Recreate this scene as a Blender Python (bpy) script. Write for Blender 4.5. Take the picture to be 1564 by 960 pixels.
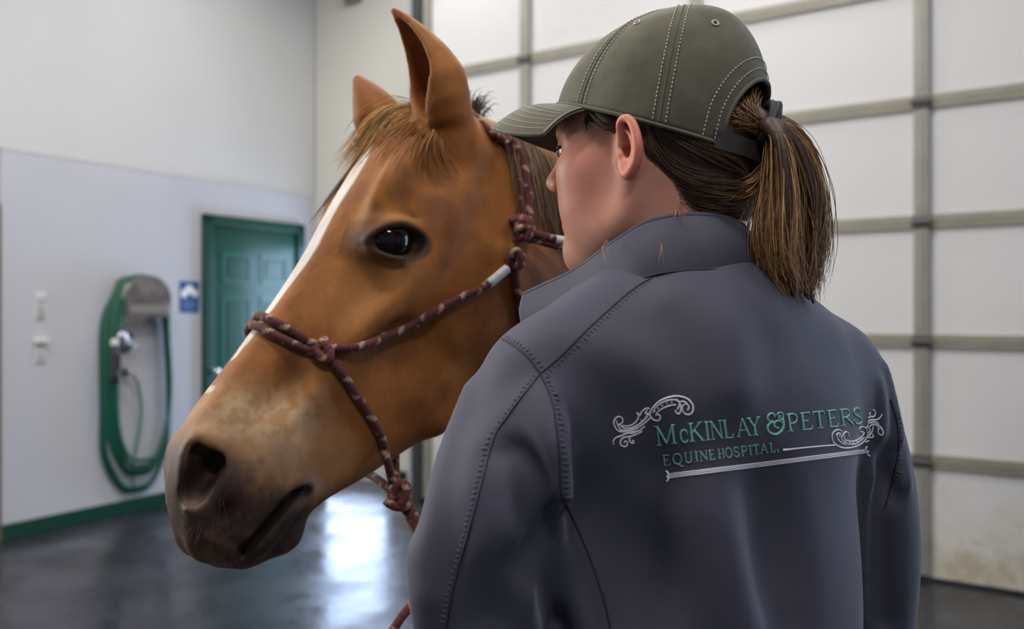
import bpy, bmesh, math, random
import numpy as np
from mathutils import Vector, Matrix
from mathutils.bvhtree import BVHTree

random.seed(7)
RNG = np.random.default_rng(7)
for o in list(bpy.data.objects):
    bpy.data.objects.remove(o)
SC = bpy.context.scene
COL = SC.collection

# ------------------------------------------------------------------ camera
FPX, CX, HY = 1300.0, 782.0, 475.0          # focal length in pixels, principal column, horizon row (1564 x 960 frame)
CAMH = 1.40
cam_data = bpy.data.cameras.new('camera')
cam = bpy.data.objects.new('camera', cam_data)
COL.objects.link(cam)
cam.location = (0, 0, CAMH)
cam.rotation_euler = (math.pi / 2, 0, 0)
cam_data.sensor_fit = 'HORIZONTAL'
cam_data.sensor_width = 36.0
cam_data.lens = 36.0 * FPX / 1564.0
cam_data.shift_y = (HY - 480.0) / 1564.0
cam_data.clip_start = 0.05
cam_data.dof.use_dof = True
cam_data.dof.focus_distance = 0.84
cam_data.dof.aperture_fstop = 4.0
SC.camera = cam

# ------------------------------------------------------------------ world, lights, exposure
world = bpy.data.worlds.new('world')
SC.world = world
world.use_nodes = True
bg = world.node_tree.nodes['Background']
bg.inputs[0].default_value = (0.70, 0.78, 1.0, 1)
bg.inputs[1].default_value = 0.24
SC.view_settings.view_transform = 'Standard'
SC.view_settings.look = 'None'
SC.view_settings.exposure = 0.0
SC.view_settings.gamma = 1.0
SC.view_settings.use_curve_mapping = False

def area_light(name, loc, target, size, size_y, power, color):
    d = bpy.data.lights.new(name, 'AREA')
    d.shape = 'RECTANGLE'; d.size = size; d.size_y = size_y
    d.energy = power; d.color = color
    o = bpy.data.objects.new(name, d); COL.objects.link(o)
    o.location = loc
    v = Vector(target) - Vector(loc)
    o.rotation_euler = v.to_track_quat('-Z', 'Y').to_euler()
    return o
# ceiling lamps of the hall (their housings are built with the ceiling) and daylight through the open doorway on the right
LAMPS = [(-2.3, 3.0), (0.3, 3.2), (-0.9, 0.4), (1.6, 0.6), (-1.2, 5.4), (1.4, 4.6), (0.7, -2.2)]  # last lamp is added behind the camera to light the jacket's back
CEIL = 4.55
LAMP_POWER = [50, 46, 46, 22, 26, 18, 66]
for (lx, ly), lp in zip(LAMPS, LAMP_POWER):
    area_light('ceiling_lamp_light', (lx, ly, CEIL - 0.13), (lx, ly, 0), 1.25, 0.35, lp, (1.0, 0.97, 0.93))
area_light('doorway_daylight', (5.0, 3.1, 1.75), (0.2, 1.2, 1.3), 2.6, 2.8, 120, (0.58, 0.75, 1.0))
area_light('left_fill_light', (-4.4, 2.5, 2.3), (0.0, 1.1, 1.4), 2.0, 2.2, 150, (1.0, 0.95, 0.90))  # fill light added on the left to brighten the woman's face

# ------------------------------------------------------------------ helpers
def P(px, py, Y):
    """point seen at pixel (px, py) standing Y metres in front of the camera"""
    return np.array([(px - CX) / FPX * Y, Y, CAMH + (HY - py) / FPX * Y])

def ray(px, py):
    d = Vector(((px - CX) / FPX, 1.0, (HY - py) / FPX))
    return d.normalized()
EYE = Vector((0, 0, CAMH))

def link(o, parent=None):
    COL.objects.link(o)
    if parent is not None:
        o.parent = parent
    return o

def empty(name, loc=(0, 0, 0), parent=None):
    o = bpy.data.objects.new(name, None)
    o.empty_display_size = 0.05
    link(o, parent)
    o.location = loc
    return o

def tag(o, label=None, cat=None, group=None, kind=None):
    if label: o['label'] = label
    if cat: o['category'] = cat
    if group: o['group'] = group
    if kind: o['kind'] = kind
    return o

def mesh_obj(name, verts, faces, mat=None, parent=None, smooth=True, origin=None, colors=None, uvs=None):
    """verts in world coordinates; origin = world location of the object's own origin"""
    verts = np.asarray(verts, dtype=np.float64)
    po = np.zeros(3)
    if origin is not None:
        po = np.asarray(origin, float)
    me = bpy.data.meshes.new(name)
    me.from_pydata((verts - po).tolist(), [], [tuple(int(i) for i in f) for f in faces])
    if smooth:
        me.polygons.foreach_set('use_smooth', [True] * len(me.polygons))
    if colors is not None:
        ca = me.color_attributes.new('Col', 'FLOAT_COLOR', 'POINT')
        c = np.ones((len(verts), 4), dtype=np.float32); c[:, :3] = colors
        ca.data.foreach_set('color', c.ravel())
    me.update()
    o = bpy.data.objects.new(name, me)
    if mat: me.materials.append(mat)
    link(o, parent)
    pl = np.zeros(3)
    q = parent
    while q is not None:
        pl += np.array(q.location); q = q.parent
    o.location = tuple(po - pl)
    return o

class MB:
    """collects simple solids into one mesh"""
    def __init__(s): s.v = []; s.f = []
    def add(s, v, f):
        b = len(s.v); s.v += [tuple(map(float, p)) for p in v]; s.f += [tuple(int(i) + b for i in q) for q in f]; return s
    def box(s, c, size, M=None, bevel=0.0):
        hx, hy, hz = [k / 2 for k in size]
        c = np.array(c, float)
        if bevel <= 0:
            v = np.array([(x, y, z) for x in (-hx, hx) for y in (-hy, hy) for z in (-hz, hz)])
            f = [(0, 1, 3, 2), (4, 6, 7, 5), (0, 4, 5, 1), (2, 3, 7, 6), (0, 2, 6, 4), (1, 5, 7, 3)]
        else:
            bm = bmesh.new(); bmesh.ops.create_cube(bm, size=1.0)
            for q in bm.verts: q.co = Vector((q.co.x * hx * 2, q.co.y * hy * 2, q.co.z * hz * 2))
            bmesh.ops.bevel(bm, geom=list(bm.edges), offset=bevel, segments=2, affect='EDGES', profile=0.6)
            bm.verts.index_update()
            v = np.array([tuple(q.co) for q in bm.verts]); f = [[q.index for q in p.verts] for p in bm.faces]; bm.free()
        if M is not None: v = v @ np.asarray(M).T
        return s.add(v + c, f)
    def tube(s, pts, r, n=8, caps=True, closed=False):
        v, f = sweep(pts, r, n, caps, closed)
        return s.add(v, f)
    def lathe(s, prof, c, axis=(0, 0, 1), n=20):
        """prof = list of (radius, height along axis)"""
        a = np.array(axis, float); a /= np.linalg.norm(a)
        t = np.array([1, 0, 0]) if abs(a[0]) < .9 else np.array([0, 1, 0])
        e1 = np.cross(a, t); e1 /= np.linalg.norm(e1); e2 = np.cross(a, e1)
        v = []; f = []
        for (r, h) in prof:
            for k in range(n):
                th = 2 * math.pi * k / n
                v.append(np.array(c) + a * h + r * (math.cos(th) * e1 + math.sin(th) * e2))
        for i in range(len(prof) - 1):
            for k in range(n):
                f.append((i * n + k, i * n + (k + 1) % n, (i + 1) * n + (k + 1) % n, (i + 1) * n + k))
        f.append(tuple(range(n - 1, -1, -1))); f.append(tuple((len(prof) - 1) * n + k for k in range(n)))
        return s.add(v, f)
    def build(s, name, mat, parent=None, smooth=False, origin=None):
        return mesh_obj(name, s.v, s.f, mat, parent, smooth, origin)

def resample(pts, n=None, step=None):
    """smooth (Catmull-Rom) curve through pts, resampled evenly"""
    p = np.asarray(pts, float)
    if len(p) < 3:
        t = np.linspace(0, 1, 20)[:, None]; c = p[0] * (1 - t) + p[-1] * t
    else:
        q = np.vstack([2 * p[0] - p[1], p, 2 * p[-1] - p[-2]])
        t = np.linspace(0, 1, 16, endpoint=False)[:, None]
        c = []
        for i in range(1, len(q) - 2):
            a, b, cc, d = q[i - 1], q[i], q[i + 1], q[i + 2]
            c.append(.5 * ((2 * b) + (-a + cc) * t + (2 * a - 5 * b + 4 * cc - d) * t ** 2 + (-a + 3 * b - 3 * cc + d) * t ** 3))
        c = np.vstack(c + [p[-1:]])
    s = np.concatenate([[0], np.cumsum(np.linalg.norm(np.diff(c, axis=0), axis=1))])
    if n is None: n = max(3, int(s[-1] / step) + 1)
    t = np.linspace(0, s[-1], n)
    return np.stack([np.interp(t, s, c[:, k]) for k in range(c.shape[1])], 1)

def frames(pts, closed=False):
    p = np.asarray(pts, float); n = len(p)
    T = np.gradient(p, axis=0) if not closed else (np.roll(p, -1, 0) - np.roll(p, 1, 0))
    T /= np.linalg.norm(T, axis=1, keepdims=True) + 1e-12
    N = np.zeros_like(p)
    a = np.array([0, 0, 1.0]) if abs(T[0, 2]) < .9 else np.array([1.0, 0, 0])
    N[0] = np.cross(T[0], a); N[0] /= np.linalg.norm(N[0])
    for i in range(1, n):
        v = N[i - 1] - T[i] * np.dot(N[i - 1], T[i]); l = np.linalg.norm(v)
        N[i] = v / l if l > 1e-9 else N[i - 1]
    return T, N, np.cross(T, N)

def sweep(pts, r, n=8, caps=True, closed=False):
    p = np.asarray(pts, float); m = len(p)
    r = np.broadcast_to(np.asarray(r, float), (m,))
    T, N, B = frames(p, closed)
    th = np.arange(n) * 2 * math.pi / n
    v = (p[:, None, :] + r[:, None, None] * (np.cos(th)[None, :, None] * N[:, None, :] + np.sin(th)[None, :, None] * B[:, None, :])).reshape(-1, 3)
    f = []
    for i in range(m - (0 if closed else 1)):
        j = (i + 1) % m
        for k in range(n):
            f.append((i * n + k, i * n + (k + 1) % n, j * n + (k + 1) % n, j * n + k))
    if caps and not closed:
        f.append(tuple(range(n - 1, -1, -1))); f.append(tuple((m - 1) * n + k for k in range(n)))
    return v, f

# ------------------------------------------------------------------ materials
def mat_new(name):
    m = bpy.data.materials.new(name); m.use_nodes = True
    nt = m.node_tree; b = nt.nodes['Principled BSDF']
    return m, nt, b

def mat(name, col, rough=.5, metal=0., noise=0., nscale=30., bump=0., bscale=200., spec=None, sheen=0., sheen_tint=None, coat=0., detail=6., stretch=None, sss=0., sss_r=None):
    m, nt, b = mat_new(name)
    b.inputs['Base Color'].default_value = (*col, 1); b.inputs['Roughness'].default_value = rough; b.inputs['Metallic'].default_value = metal
    if spec is not None: b.inputs['Specular IOR Level'].default_value = spec
    if sheen:
        b.inputs['Sheen Weight'].default_value = sheen
        b.inputs['Sheen Roughness'].default_value = .4
        if sheen_tint: b.inputs['Sheen Tint'].default_value = (*sheen_tint, 1)
    if coat: b.inputs['Coat Weight'].default_value = coat; b.inputs['Coat Roughness'].default_value = .15
    if sss:
        b.inputs['Subsurface Weight'].default_value = sss
        b.inputs['Subsurface Radius'].default_value = sss_r or (1, .3, .15)
        b.inputs['Subsurface Scale'].default_value = .006
    tc = None
    if noise or bump:
        tc = nt.nodes.new('ShaderNodeTexCoord'); src = tc.outputs['Object']
        if stretch:
            mp = nt.nodes.new('ShaderNodeMapping'); mp.inputs['Scale'].default_value = stretch
            nt.links.new(src, mp.inputs[0]); src = mp.outputs[0]
    if noise:
        n = nt.nodes.new('ShaderNodeTexNoise'); n.inputs['Scale'].default_value = nscale; n.inputs['Detail'].default_value = detail
        nt.links.new(src, n.inputs['Vector'])
        r = nt.nodes.new('ShaderNodeValToRGB')
        r.color_ramp.elements[0].position = .3; r.color_ramp.elements[1].position = .7
        r.color_ramp.elements[0].color = (*[c * (1 - noise) for c in col], 1)
        r.color_ramp.elements[1].color = (*[min(1, c * (1 + noise)) for c in col], 1)
        nt.links.new(n.outputs['Fac'], r.inputs[0]); nt.links.new(r.outputs[0], b.inputs['Base Color'])
    if bump:
        n2 = nt.nodes.new('ShaderNodeTexNoise'); n2.inputs['Scale'].default_value = bscale; n2.inputs['Detail'].default_value = 4
        nt.links.new(src, n2.inputs['Vector'])
        bp = nt.nodes.new('ShaderNodeBump'); bp.inputs['Strength'].default_value = bump; bp.inputs['Distance'].default_value = .002
        nt.links.new(n2.outputs['Fac'], bp.inputs['Height']); nt.links.new(bp.outputs[0], b.inputs['Normal'])
    return m

def mat_attr(name, rough=.5, noise=.12, nscale=60., stretch=None, bump=0., bscale=300., spec=.4, sheen=0., sheen_tint=(1, .8, .6), sss=0., sss_r=None, sss_scale=.006, aniso=0.):
    """colour from the mesh's own colour attribute, broken up by noise"""
    m, nt, b = mat_new(name)
    at = nt.nodes.new('ShaderNodeAttribute'); at.attribute_name = 'Col'
    tc = nt.nodes.new('ShaderNodeTexCoord'); src = tc.outputs['Object']
    if stretch:
        mp = nt.nodes.new('ShaderNodeMapping'); mp.inputs['Scale'].default_value = stretch
        nt.links.new(src, mp.inputs[0]); src = mp.outputs[0]
    n = nt.nodes.new('ShaderNodeTexNoise'); n.inputs['Scale'].default_value = nscale; n.inputs['Detail'].default_value = 7
    nt.links.new(src, n.inputs['Vector'])
    mr = nt.nodes.new('ShaderNodeMapRange'); mr.inputs['From Min'].default_value = .25; mr.inputs['From Max'].default_value = .75
    mr.inputs['To Min'].default_value = 1 - noise; mr.inputs['To Max'].default_value = 1 + noise
    nt.links.new(n.outputs['Fac'], mr.inputs['Value'])
    mx = nt.nodes.new('ShaderNodeVectorMath'); mx.operation = 'SCALE'
    nt.links.new(at.outputs['Color'], mx.inputs[0]); nt.links.new(mr.outputs[0], mx.inputs['Scale'])
    nt.links.new(mx.outputs[0], b.inputs['Base Color'])
    b.inputs['Roughness'].default_value = rough; b.inputs['Specular IOR Level'].default_value = spec
    if aniso: b.inputs['Anisotropic'].default_value = aniso
    if sheen:
        b.inputs['Sheen Weight'].default_value = sheen; b.inputs['Sheen Roughness'].default_value = .35; b.inputs['Sheen Tint'].default_value = (*sheen_tint, 1)
    if sss:
        b.inputs['Subsurface Weight'].default_value = sss; b.inputs['Subsurface Radius'].default_value = sss_r or (1, .35, .2); b.inputs['Subsurface Scale'].default_value = sss_scale
    if bump:
        n2 = nt.nodes.new('ShaderNodeTexNoise'); n2.inputs['Scale'].default_value = bscale; n2.inputs['Detail'].default_value = 5
        nt.links.new(src, n2.inputs['Vector'])
        bp = nt.nodes.new('ShaderNodeBump'); bp.inputs['Strength'].default_value = bump; bp.inputs['Distance'].default_value = .002
        nt.links.new(n2.outputs['Fac'], bp.inputs['Height']); nt.links.new(bp.outputs[0], b.inputs['Normal'])
    return m
# ------------------------------------------------------------------ the room
M_wall = mat('wall_panel_white', (.53, .54, .59), .20, noise=.03, nscale=1.5, bump=.04, bscale=60)
M_wall_up = mat('wall_upper_paint', (.60, .605, .61), .55, noise=.02, nscale=2)
M_wall_back = mat('wall_back_cream', (.66, .645, .59), .6, noise=.025, nscale=2)
M_green = mat('green_trim_paint', (.002, .05, .032), .35)
M_doorg = mat('green_door_paint', (.002, .055, .033), .28)
M_trim = mat('white_trim', (.58, .58, .60), .4)
M_brown = mat('brown_corner_trim', (.16, .11, .08), .5)
M_chrome = mat('chrome', (.75, .75, .78), .08, 1.0)
M_steel = mat('brushed_steel', (.38, .36, .35), .3, .9)
M_black = mat('black_plastic', (.02, .02, .022), .4)
M_white = mat('white_plastic', (.62, .62, .62), .4)
M_hose = mat('green_rubber_hose', (.004, .085, .05), .3)
M_brass = mat('brass_fitting', (.55, .42, .2), .3, 1.0)
M_blue = mat('sign_blue', (.02, .07, .26), .4)
M_white_print = mat('sign_white_print', (.75, .77, .8), .5)

def vp_plane(px, py_base, vpx):
    """vertical wall standing on the floor at pixel (px, py_base) whose level lines vanish at column vpx -> (point, unit direction, normal)"""
    Y = CAMH * FPX / (py_base - HY)
    p = np.array([(px - CX) / FPX * Y, Y, 0.0])
    d = np.array([vpx - CX, FPX, 0.0]); d /= np.linalg.norm(d)
    n = np.array([-d[1], d[0], 0.0])
    if np.dot(n, -p) < 0: n = -n          # faces the camera
    return p, d, n
def on_plane(pl, px, py):
    p, d, n = pl
    r = np.array([(px - CX) / FPX, 1.0, (HY - py) / FPX])
    e = np.array([0, 0, CAMH])
    t = np.dot(p - e, n) / np.dot(r, n)
    return e + r * t
LW = vp_plane(130, 797, 1600)
BW = None
corner = on_plane(LW, 482, 700); corner[2] = 0
dB = np.array([-1200 - CX, FPX, 0.0]); dB /= np.linalg.norm(dB)
nB = np.array([-dB[1], dB[0], 0.0])
if np.dot(nB, -corner) < 0: nB = -nB
BW = (corner, dB, nB)
GD = vp_plane(1407, 884, -1200)
Mof = lambda pl: np.stack([pl[1], pl[2], np.array([0, 0, 1.0])], 1)      # columns: along, out of the wall, up
def wbox(mb, pl, s0, s1, o0, o1, z0, z1, bevel=0.0):
    """box on a wall: s along, o outwards, z up, measured from the plane's point"""
    p, d, n = pl
    c = p + d * (s0 + s1) / 2 + n * (o0 + o1) / 2 + np.array([0, 0, (z0 + z1) / 2])
    return mb.box(c, (abs(s1 - s0), abs(o1 - o0), abs(z1 - z0)), Mof(pl), bevel)
def ws(pl, px, py=None, z=None):
    """coordinate along the wall (and height) of a pixel"""
    q = on_plane(pl, px, 600 if py is None else py)
    return float(np.dot(q - pl[0], pl[1])), float(q[2])

# floor
m, nt, b = mat_new('dark_rubber_floor')
tc = nt.nodes.new('ShaderNodeTexCoord')
n1 = nt.nodes.new('ShaderNodeTexNoise'); n1.inputs['Scale'].default_value = 1.6; n1.inputs['Detail'].default_value = 8; n1.inputs['Roughness'].default_value = .6
nt.links.new(tc.outputs['Object'], n1.inputs['Vector'])
cr = nt.nodes.new('ShaderNodeValToRGB')
cr.color_ramp.elements[0].position = .35; cr.color_ramp.elements[0].color = (.012, .0125, .017, 1)
cr.color_ramp.elements[1].position = .7; cr.color_ramp.elements[1].color = (.034, .035, .046, 1)
nt.links.new(n1.outputs['Fac'], cr.inputs[0]); nt.links.new(cr.outputs[0], b.inputs['Base Color'])
n2 = nt.nodes.new('ShaderNodeTexNoise'); n2.inputs['Scale'].default_value = 2.6; n2.inputs['Detail'].default_value = 6
nt.links.new(tc.outputs['Object'], n2.inputs['Vector'])
mr = nt.nodes.new('ShaderNodeMapRange'); mr.inputs['From Min'].default_value = .35; mr.inputs['From Max'].default_value = .7
mr.inputs['To Min'].default_value = .12; mr.inputs['To Max'].default_value = .42
nt.links.new(n2.outputs['Fac'], mr.inputs['Value']); nt.links.new(mr.outputs[0], b.inputs['Roughness'])
n3 = nt.nodes.new('ShaderNodeTexNoise'); n3.inputs['Scale'].default_value = 9; n3.inputs['Detail'].default_value = 6
nt.links.new(tc.outputs['Object'], n3.inputs['Vector'])
bp = nt.nodes.new('ShaderNodeBump'); bp.inputs['Strength'].default_value = .18; bp.inputs['Distance'].default_value = .012
nt.links.new(n3.outputs['Fac'], bp.inputs['Height']); nt.links.new(bp.outputs[0], b.inputs['Normal'])
M_floor = m
far_s = 9.5
wl = lambda s: LW[0] + LW[1] * s
p1 = corner + LW[1] * .3
poly = [wl(-9.0), p1 + LW[1] * 0, corner - dB * far_s * 1.0 + LW[1] * .3, corner - dB * far_s - LW[1] * 10.5, wl(-9.0) - dB * .0]
fl = MB()
fc = (wl(-9.0) + p1 + (corner - dB * far_s) + (corner - dB * far_s - LW[1] * 10)) / 4
R_room = np.stack([-dB, LW[1], np.array([0, 0, 1.0])], 1)
floor_c = corner + (-dB) * 4.5 - LW[1] * 5.5
fl.box((floor_c[0], floor_c[1], -.05), (10.2, 12.4, .1), R_room)
tag(fl.build('floor', M_floor), kind='structure')
# ceiling
cl = MB(); cl.box((floor_c[0], floor_c[1], CEIL + .05), (10.2, 12.4, .1), R_room)
tag(cl.build('ceiling', mat('ceiling_white', (.55, .55, .55), .7)), kind='structure')
M_lampbody = mat('lamp_housing', (.7, .7, .7), .4)
M_lampdiff, nt, b = mat_new('lamp_diffuser')
b.inputs['Emission Color'].default_value = (1, .96, .9, 1); b.inputs['Emission Strength'].default_value = 6.0
for i, (lx, ly) in enumerate(LAMPS):
    t = empty('ceiling_lamp', (lx, ly, CEIL))
    mb = MB(); mb.box((lx, ly, CEIL - .05), (1.35, .42, .10), None, .01); mb.build('housing', M_lampbody, t, origin=(lx, ly, CEIL))
    mb = MB(); mb.box((lx, ly, CEIL - .107), (1.24, .34, .015), None, .004); mb.build('diffuser', M_lampdiff, t, origin=(lx, ly, CEIL))
    tag(t, 'long white ceiling lamp ' + ['near the left wall', 'above the horse\'s back', 'left of the camera, over the horse\'s muzzle', 'right of the woman\'s shoulder', 'in front of the green door', 'before the middle of the sectional door', 'added behind the camera to light the jacket'][i], 'lamp', 'ceiling lamps overhead')

# left wall: smooth lower panel to 2.4 m, painted wall above set back a little, seam trim between
s_c = ws(LW, 482)[0]
s_left = ws(LW, 1)[0]
mb = MB(); wbox(mb, LW, s_left, s_c, -.12, 0, 0, 2.40); tag(mb.build('wall_left', M_wall), kind='structure')
mb = MB(); wbox(mb, LW, s_left - 5, s_c, -.14, -.012, 2.40, CEIL); tag(mb.build('wall_left_upper', M_wall_up), kind='structure')
mb = MB(); wbox(mb, LW, s_left - 5, s_left - .05, -.16, -.03, 0, 2.40); tag(mb.build('wall_left_return', M_wall_up), kind='structure')
mb = MB(); wbox(mb, LW, s_left, s_c, -.005, .004, 2.392, 2.408); tag(mb.build('trim_1', M_trim), kind='structure')
mb = MB(); wbox(mb, LW, s_left - .05, s_left, -.12, .012, 0, 2.05); tag(mb.build('trim_2', M_brown), kind='structure')
s_d0 = ws(LW, 307)[0]
z_d = ws(LW, 307, 326)[1]
W_D = 1.02
mb = MB(); wbox(mb, LW, s_left, s_d0, 0, .018, 0, .095, .004); tag(mb.build('baseboard_left', M_green), kind='structure')
# green six-panel door in a green frame
door = empty('door_1', tuple(LW[0] + LW[1] * (s_d0 + W_D / 2)))
tag(door, kind='structure')
mb = MB(); wbox(mb, LW, s_d0, s_d0 + .075, 0, .05, 0, z_d, .006); mb.build('frame_side', M_green, door, origin=door.location)
mb = MB(); wbox(mb, LW, s_d0 + W_D - .075, s_d0 + W_D, 0, .05, 0, z_d, .006); mb.build('frame_side', M_green, door, origin=door.location)
mb = MB(); wbox(mb, LW, s_d0, s_d0 + W_D, 0, .05, z_d - .075, z_d, .006); mb.build('frame_head', M_green, door, origin=door.location)
mb = MB(); wbox(mb, LW, s_d0 + .07, s_d0 + W_D - .07, .002, .018, 0.01, z_d - .07); leaf = mb.build('leaf', M_doorg, door, origin=door.location)
dw = W_D - .15
M_panel_edge = mat('green_door_moulding', (.010, .11, .07), .25)
for col in (0, 1):
    a0 = s_d0 + .075 + dw * (.11 + .44 * col); a1 = a0 + dw * .33
    for (z0, z1) in ((.20, .78), (.92, 1.52), (1.62, 1.86)):
        mb = MB()
        wbox(mb, LW, a0, a1, .016, .026, z0, z0 + .028, .004); wbox(mb, LW, a0, a1, .016, .026, z1 - .028, z1, .004)
        wbox(mb, LW, a0, a0 + .028, .016, .026, z0 + .028, z1 - .028, .004); wbox(mb, LW, a1 - .028, a1, .016, .026, z0 + .028, z1 - .028, .004)
        mb.build('panel_moulding', M_panel_edge, door, origin=door.location)
        mb = MB(); wbox(mb, LW, a0 + .05, a1 - .05, .016, .024, z0 + .05, z1 - .05, .006); mb.build('panel', M_doorg, door, origin=door.location)
hs, hz = ws(LW, 321, 567)
hp = LW[0] + LW[1] * hs + np.array([0, 0, hz])
mb = MB(); mb.lathe([(.032, 0), (.034, .006), (.03, .012), (.014, .016), (.013, .04), (.026, .05), (.030, .065), (.024, .08), (.008, .084)], hp + LW[2] * .018, LW[2], 20)
mb.build('door_knob', M_chrome, door, True, origin=door.location)
# back wall and the white strip beside the sectional door
s_g0 = float(np.dot(on_plane(GD, 645, 600) - GD[0], GD[1]))
mb = MB(); wbox(mb, BW, -3.0, .0, -.12, 0, 0, CEIL)
sb = float(np.dot(on_plane(BW, 628, 600) - BW[0], BW[1]))
mb = MB(); wbox(mb, BW, sb, 0.0, -.12, 0, 0, CEIL); tag(mb.build('wall_back', M_wall_back), kind='structure')
mb = MB(); wbox(mb, BW, sb - 12, sb, -.25, -.12, 0, CEIL); tag(mb.build('wall_back_far', M_wall_back), kind='structure')
mb = MB(); wbox(mb, BW, sb - .03, sb, -.12, .05, 0, CEIL, .004); tag(mb.build('trim_3', M_trim), kind='structure')
mb = MB(); wbox(mb, BW, sb, 0, 0, .016, 0, .11, .004); tag(mb.build('baseboard_back', M_green), kind='structure')

# unseen glazed door added behind the horse's head, panes glow for the floor's blue reflection
sd1 = float(np.dot(on_plane(BW, 604, 600) - BW[0], BW[1])); sd0 = float(np.dot(on_plane(BW, 494, 600) - BW[0], BW[1]))
gl = empty('added_glazed_door', tuple(BW[0] + BW[1] * (sd0 + sd1) / 2)); tag(gl, kind='structure')
M_pane_glow, nt, b = mat_new('glowing_door_glass')
b.inputs['Base Color'].default_value = (.5, .6, .8, 1); b.inputs['Roughness'].default_value = .1
b.inputs['Emission Color'].default_value = (.55, .70, 1.0, 1); b.inputs['Emission Strength'].default_value = 8.0
fr = .07
for (a, c, z0, z1) in ((sd1, sd1 + fr, 0, 2.02), (sd0 - fr, sd0, 0, 2.02), (sd1, sd0, 1.95, 2.02), (sd1, sd0, 0, .22), (sd1, sd0, 1.02, 1.08)):
    mb = MB(); wbox(mb, BW, a, c, .001, .045, z0, z1, .005); mb.build('frame', M_trim, gl, origin=gl.location)
for (z0, z1) in ((.22, 1.02), (1.08, 1.95)):
    mb = MB(); wbox(mb, BW, sd1 + fr, sd0 - fr, .004, .02, z0, z1); mb.build('pane', M_pane_glow, gl, origin=gl.location)
# sectional overhead door: four-and-more rows of insulated panels between steel stiles
m, nt, b = mat_new('door_panel_skin')
tc = nt.nodes.new('ShaderNodeTexCoord'); ge = nt.nodes.new('ShaderNodeNewGeometry')
sx = nt.nodes.new('ShaderNodeSeparateXYZ'); nt.links.new(ge.outputs['Position'], sx.inputs[0])
mr = nt.nodes.new('ShaderNodeMapRange'); mr.inputs['From Min'].default_value = .05; mr.inputs['From Max'].default_value = .62; mr.inputs['To Min'].default_value = .50; mr.inputs['To Max'].default_value = .0
nt.links.new(sx.outputs['Z'], mr.inputs['Value'])
n1 = nt.nodes.new('ShaderNodeTexNoise'); n1.inputs['Scale'].default_value = 7; n1.inputs['Detail'].default_value = 9; n1.inputs['Roughness'].default_value = .65
nt.links.new(ge.outputs['Position'], n1.inputs['Vector'])
mm = nt.nodes.new('ShaderNodeMath'); mm.operation = 'ADD'; nt.links.new(n1.outputs['Fac'], mm.inputs[0]); nt.links.new(mr.outputs[0], mm.inputs[1])
cr = nt.nodes.new('ShaderNodeValToRGB')
cr.color_ramp.elements[0].position = .60; cr.color_ramp.elements[0].color = (.58, .58, .585, 1)
e = cr.color_ramp.elements.new(.84); e.color = (.54, .525, .48, 1)
cr.color_ramp.elements[-1].position = 1.0; cr.color_ramp.elements[-1].color = (.40, .35, .26, 1)
nt.links.new(mm.outputs[0], cr.inputs[0]); nt.links.new(cr.outputs[0], b.inputs['Base Color'])
b.inputs['Roughness'].default_value = .45
M_dpanel = m
M_stile = mat('galvanised_stile', (.27, .265, .235), .45, .3, noise=.08, nscale=8)
M_rail = mat('galvanised_rail', (.26, .245, .20), .5, .25, noise=.08, nscale=8)
M_hinge = mat('dark_hinge', (.10, .10, .10), .4, .6)
sect = empty('sectional_door', tuple(GD[0]))
tag(sect, 'tall white sectional overhead door with grey steel rails and stiles behind the woman', 'overhead door')
stile_px = [654, 804, 1064, 1408]
ss = [ws(GD, p)[0] for p in stile_px]
ss = ss + [ss[-1] + (ss[-1] - ss[-2]) * 1.0 * k for k in (1, 2)]
Hs = .622
og = sect.location
panel_meta = []
for r in range(6):
    z0, z1 = r * Hs + .006, (r + 1) * Hs - .006
    for k in range(len(ss) - 1):
        a, c = sorted((ss[k], ss[k + 1]))
        mb = MB(); wbox(mb, GD, a, c, -.045, 0, z0, z1, .003)
        mb.build('panel', M_dpanel, sect, origin=og)
for r in range(1, 7):
    for k in range(len(ss) - 1):
        a, c = sorted((ss[k], ss[k + 1]))
        mb = MB(); wbox(mb, GD, a + .03, c - .03, 0, .022, r * Hs - .036, r * Hs + .036, .004); wbox(mb, GD, a + .03, c - .03, .02, .026, r * Hs - .004, r * Hs + .004)
        mb.build('rail', M_rail, sect, origin=og)
for k, s0 in enumerate(ss):
    for r in range(6):
        mb = MB(); wbox(mb, GD, s0 - .037, s0 + .037, 0, .03, r * Hs + .03, (r + 1) * Hs - .03, .005)
        wbox(mb, GD, s0 - .012, s0 + .012, .028, .034, r * Hs + .06, (r + 1) * Hs - .06, .002)
        mb.build('stile', M_stile, sect, origin=og)
    for r in range(1, 6):
        mb = MB(); wbox(mb, GD, s0 - .045, s0 + .045, .0, .045, r * Hs - .03, r * Hs + .03, .006)
        p = GD[0] + GD[1] * s0 + GD[2] * .05 + np.array([0, 0, r * Hs])
        mb.tube([p - GD[1] * .05, p + GD[1] * .05], .01, 8)
        mb.build('hinge', M_hinge, sect, origin=og)
mb = MB(); wbox(mb, GD, ss[0] + .03, ss[0] + .10, -.05, .07, 0, 3.9, .006); mb.build('track', mat('dark_track', (.06, .065, .06), .4, .5), sect, origin=og)
mb = MB(); wbox(mb, GD, ss[-1], ss[0], -.03, .012, 0.0, .02, .004); mb.build('bottom_seal', M_black, sect, origin=og)

# ------------------------------------------------------------------ things on the left wall
def onwall(px, py, off=0.0): return on_plane(LW, px, py) + LW[2] * off
UP = np.array([0, 0, 1.0]); A = LW[1]; N = LW[2]
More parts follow.
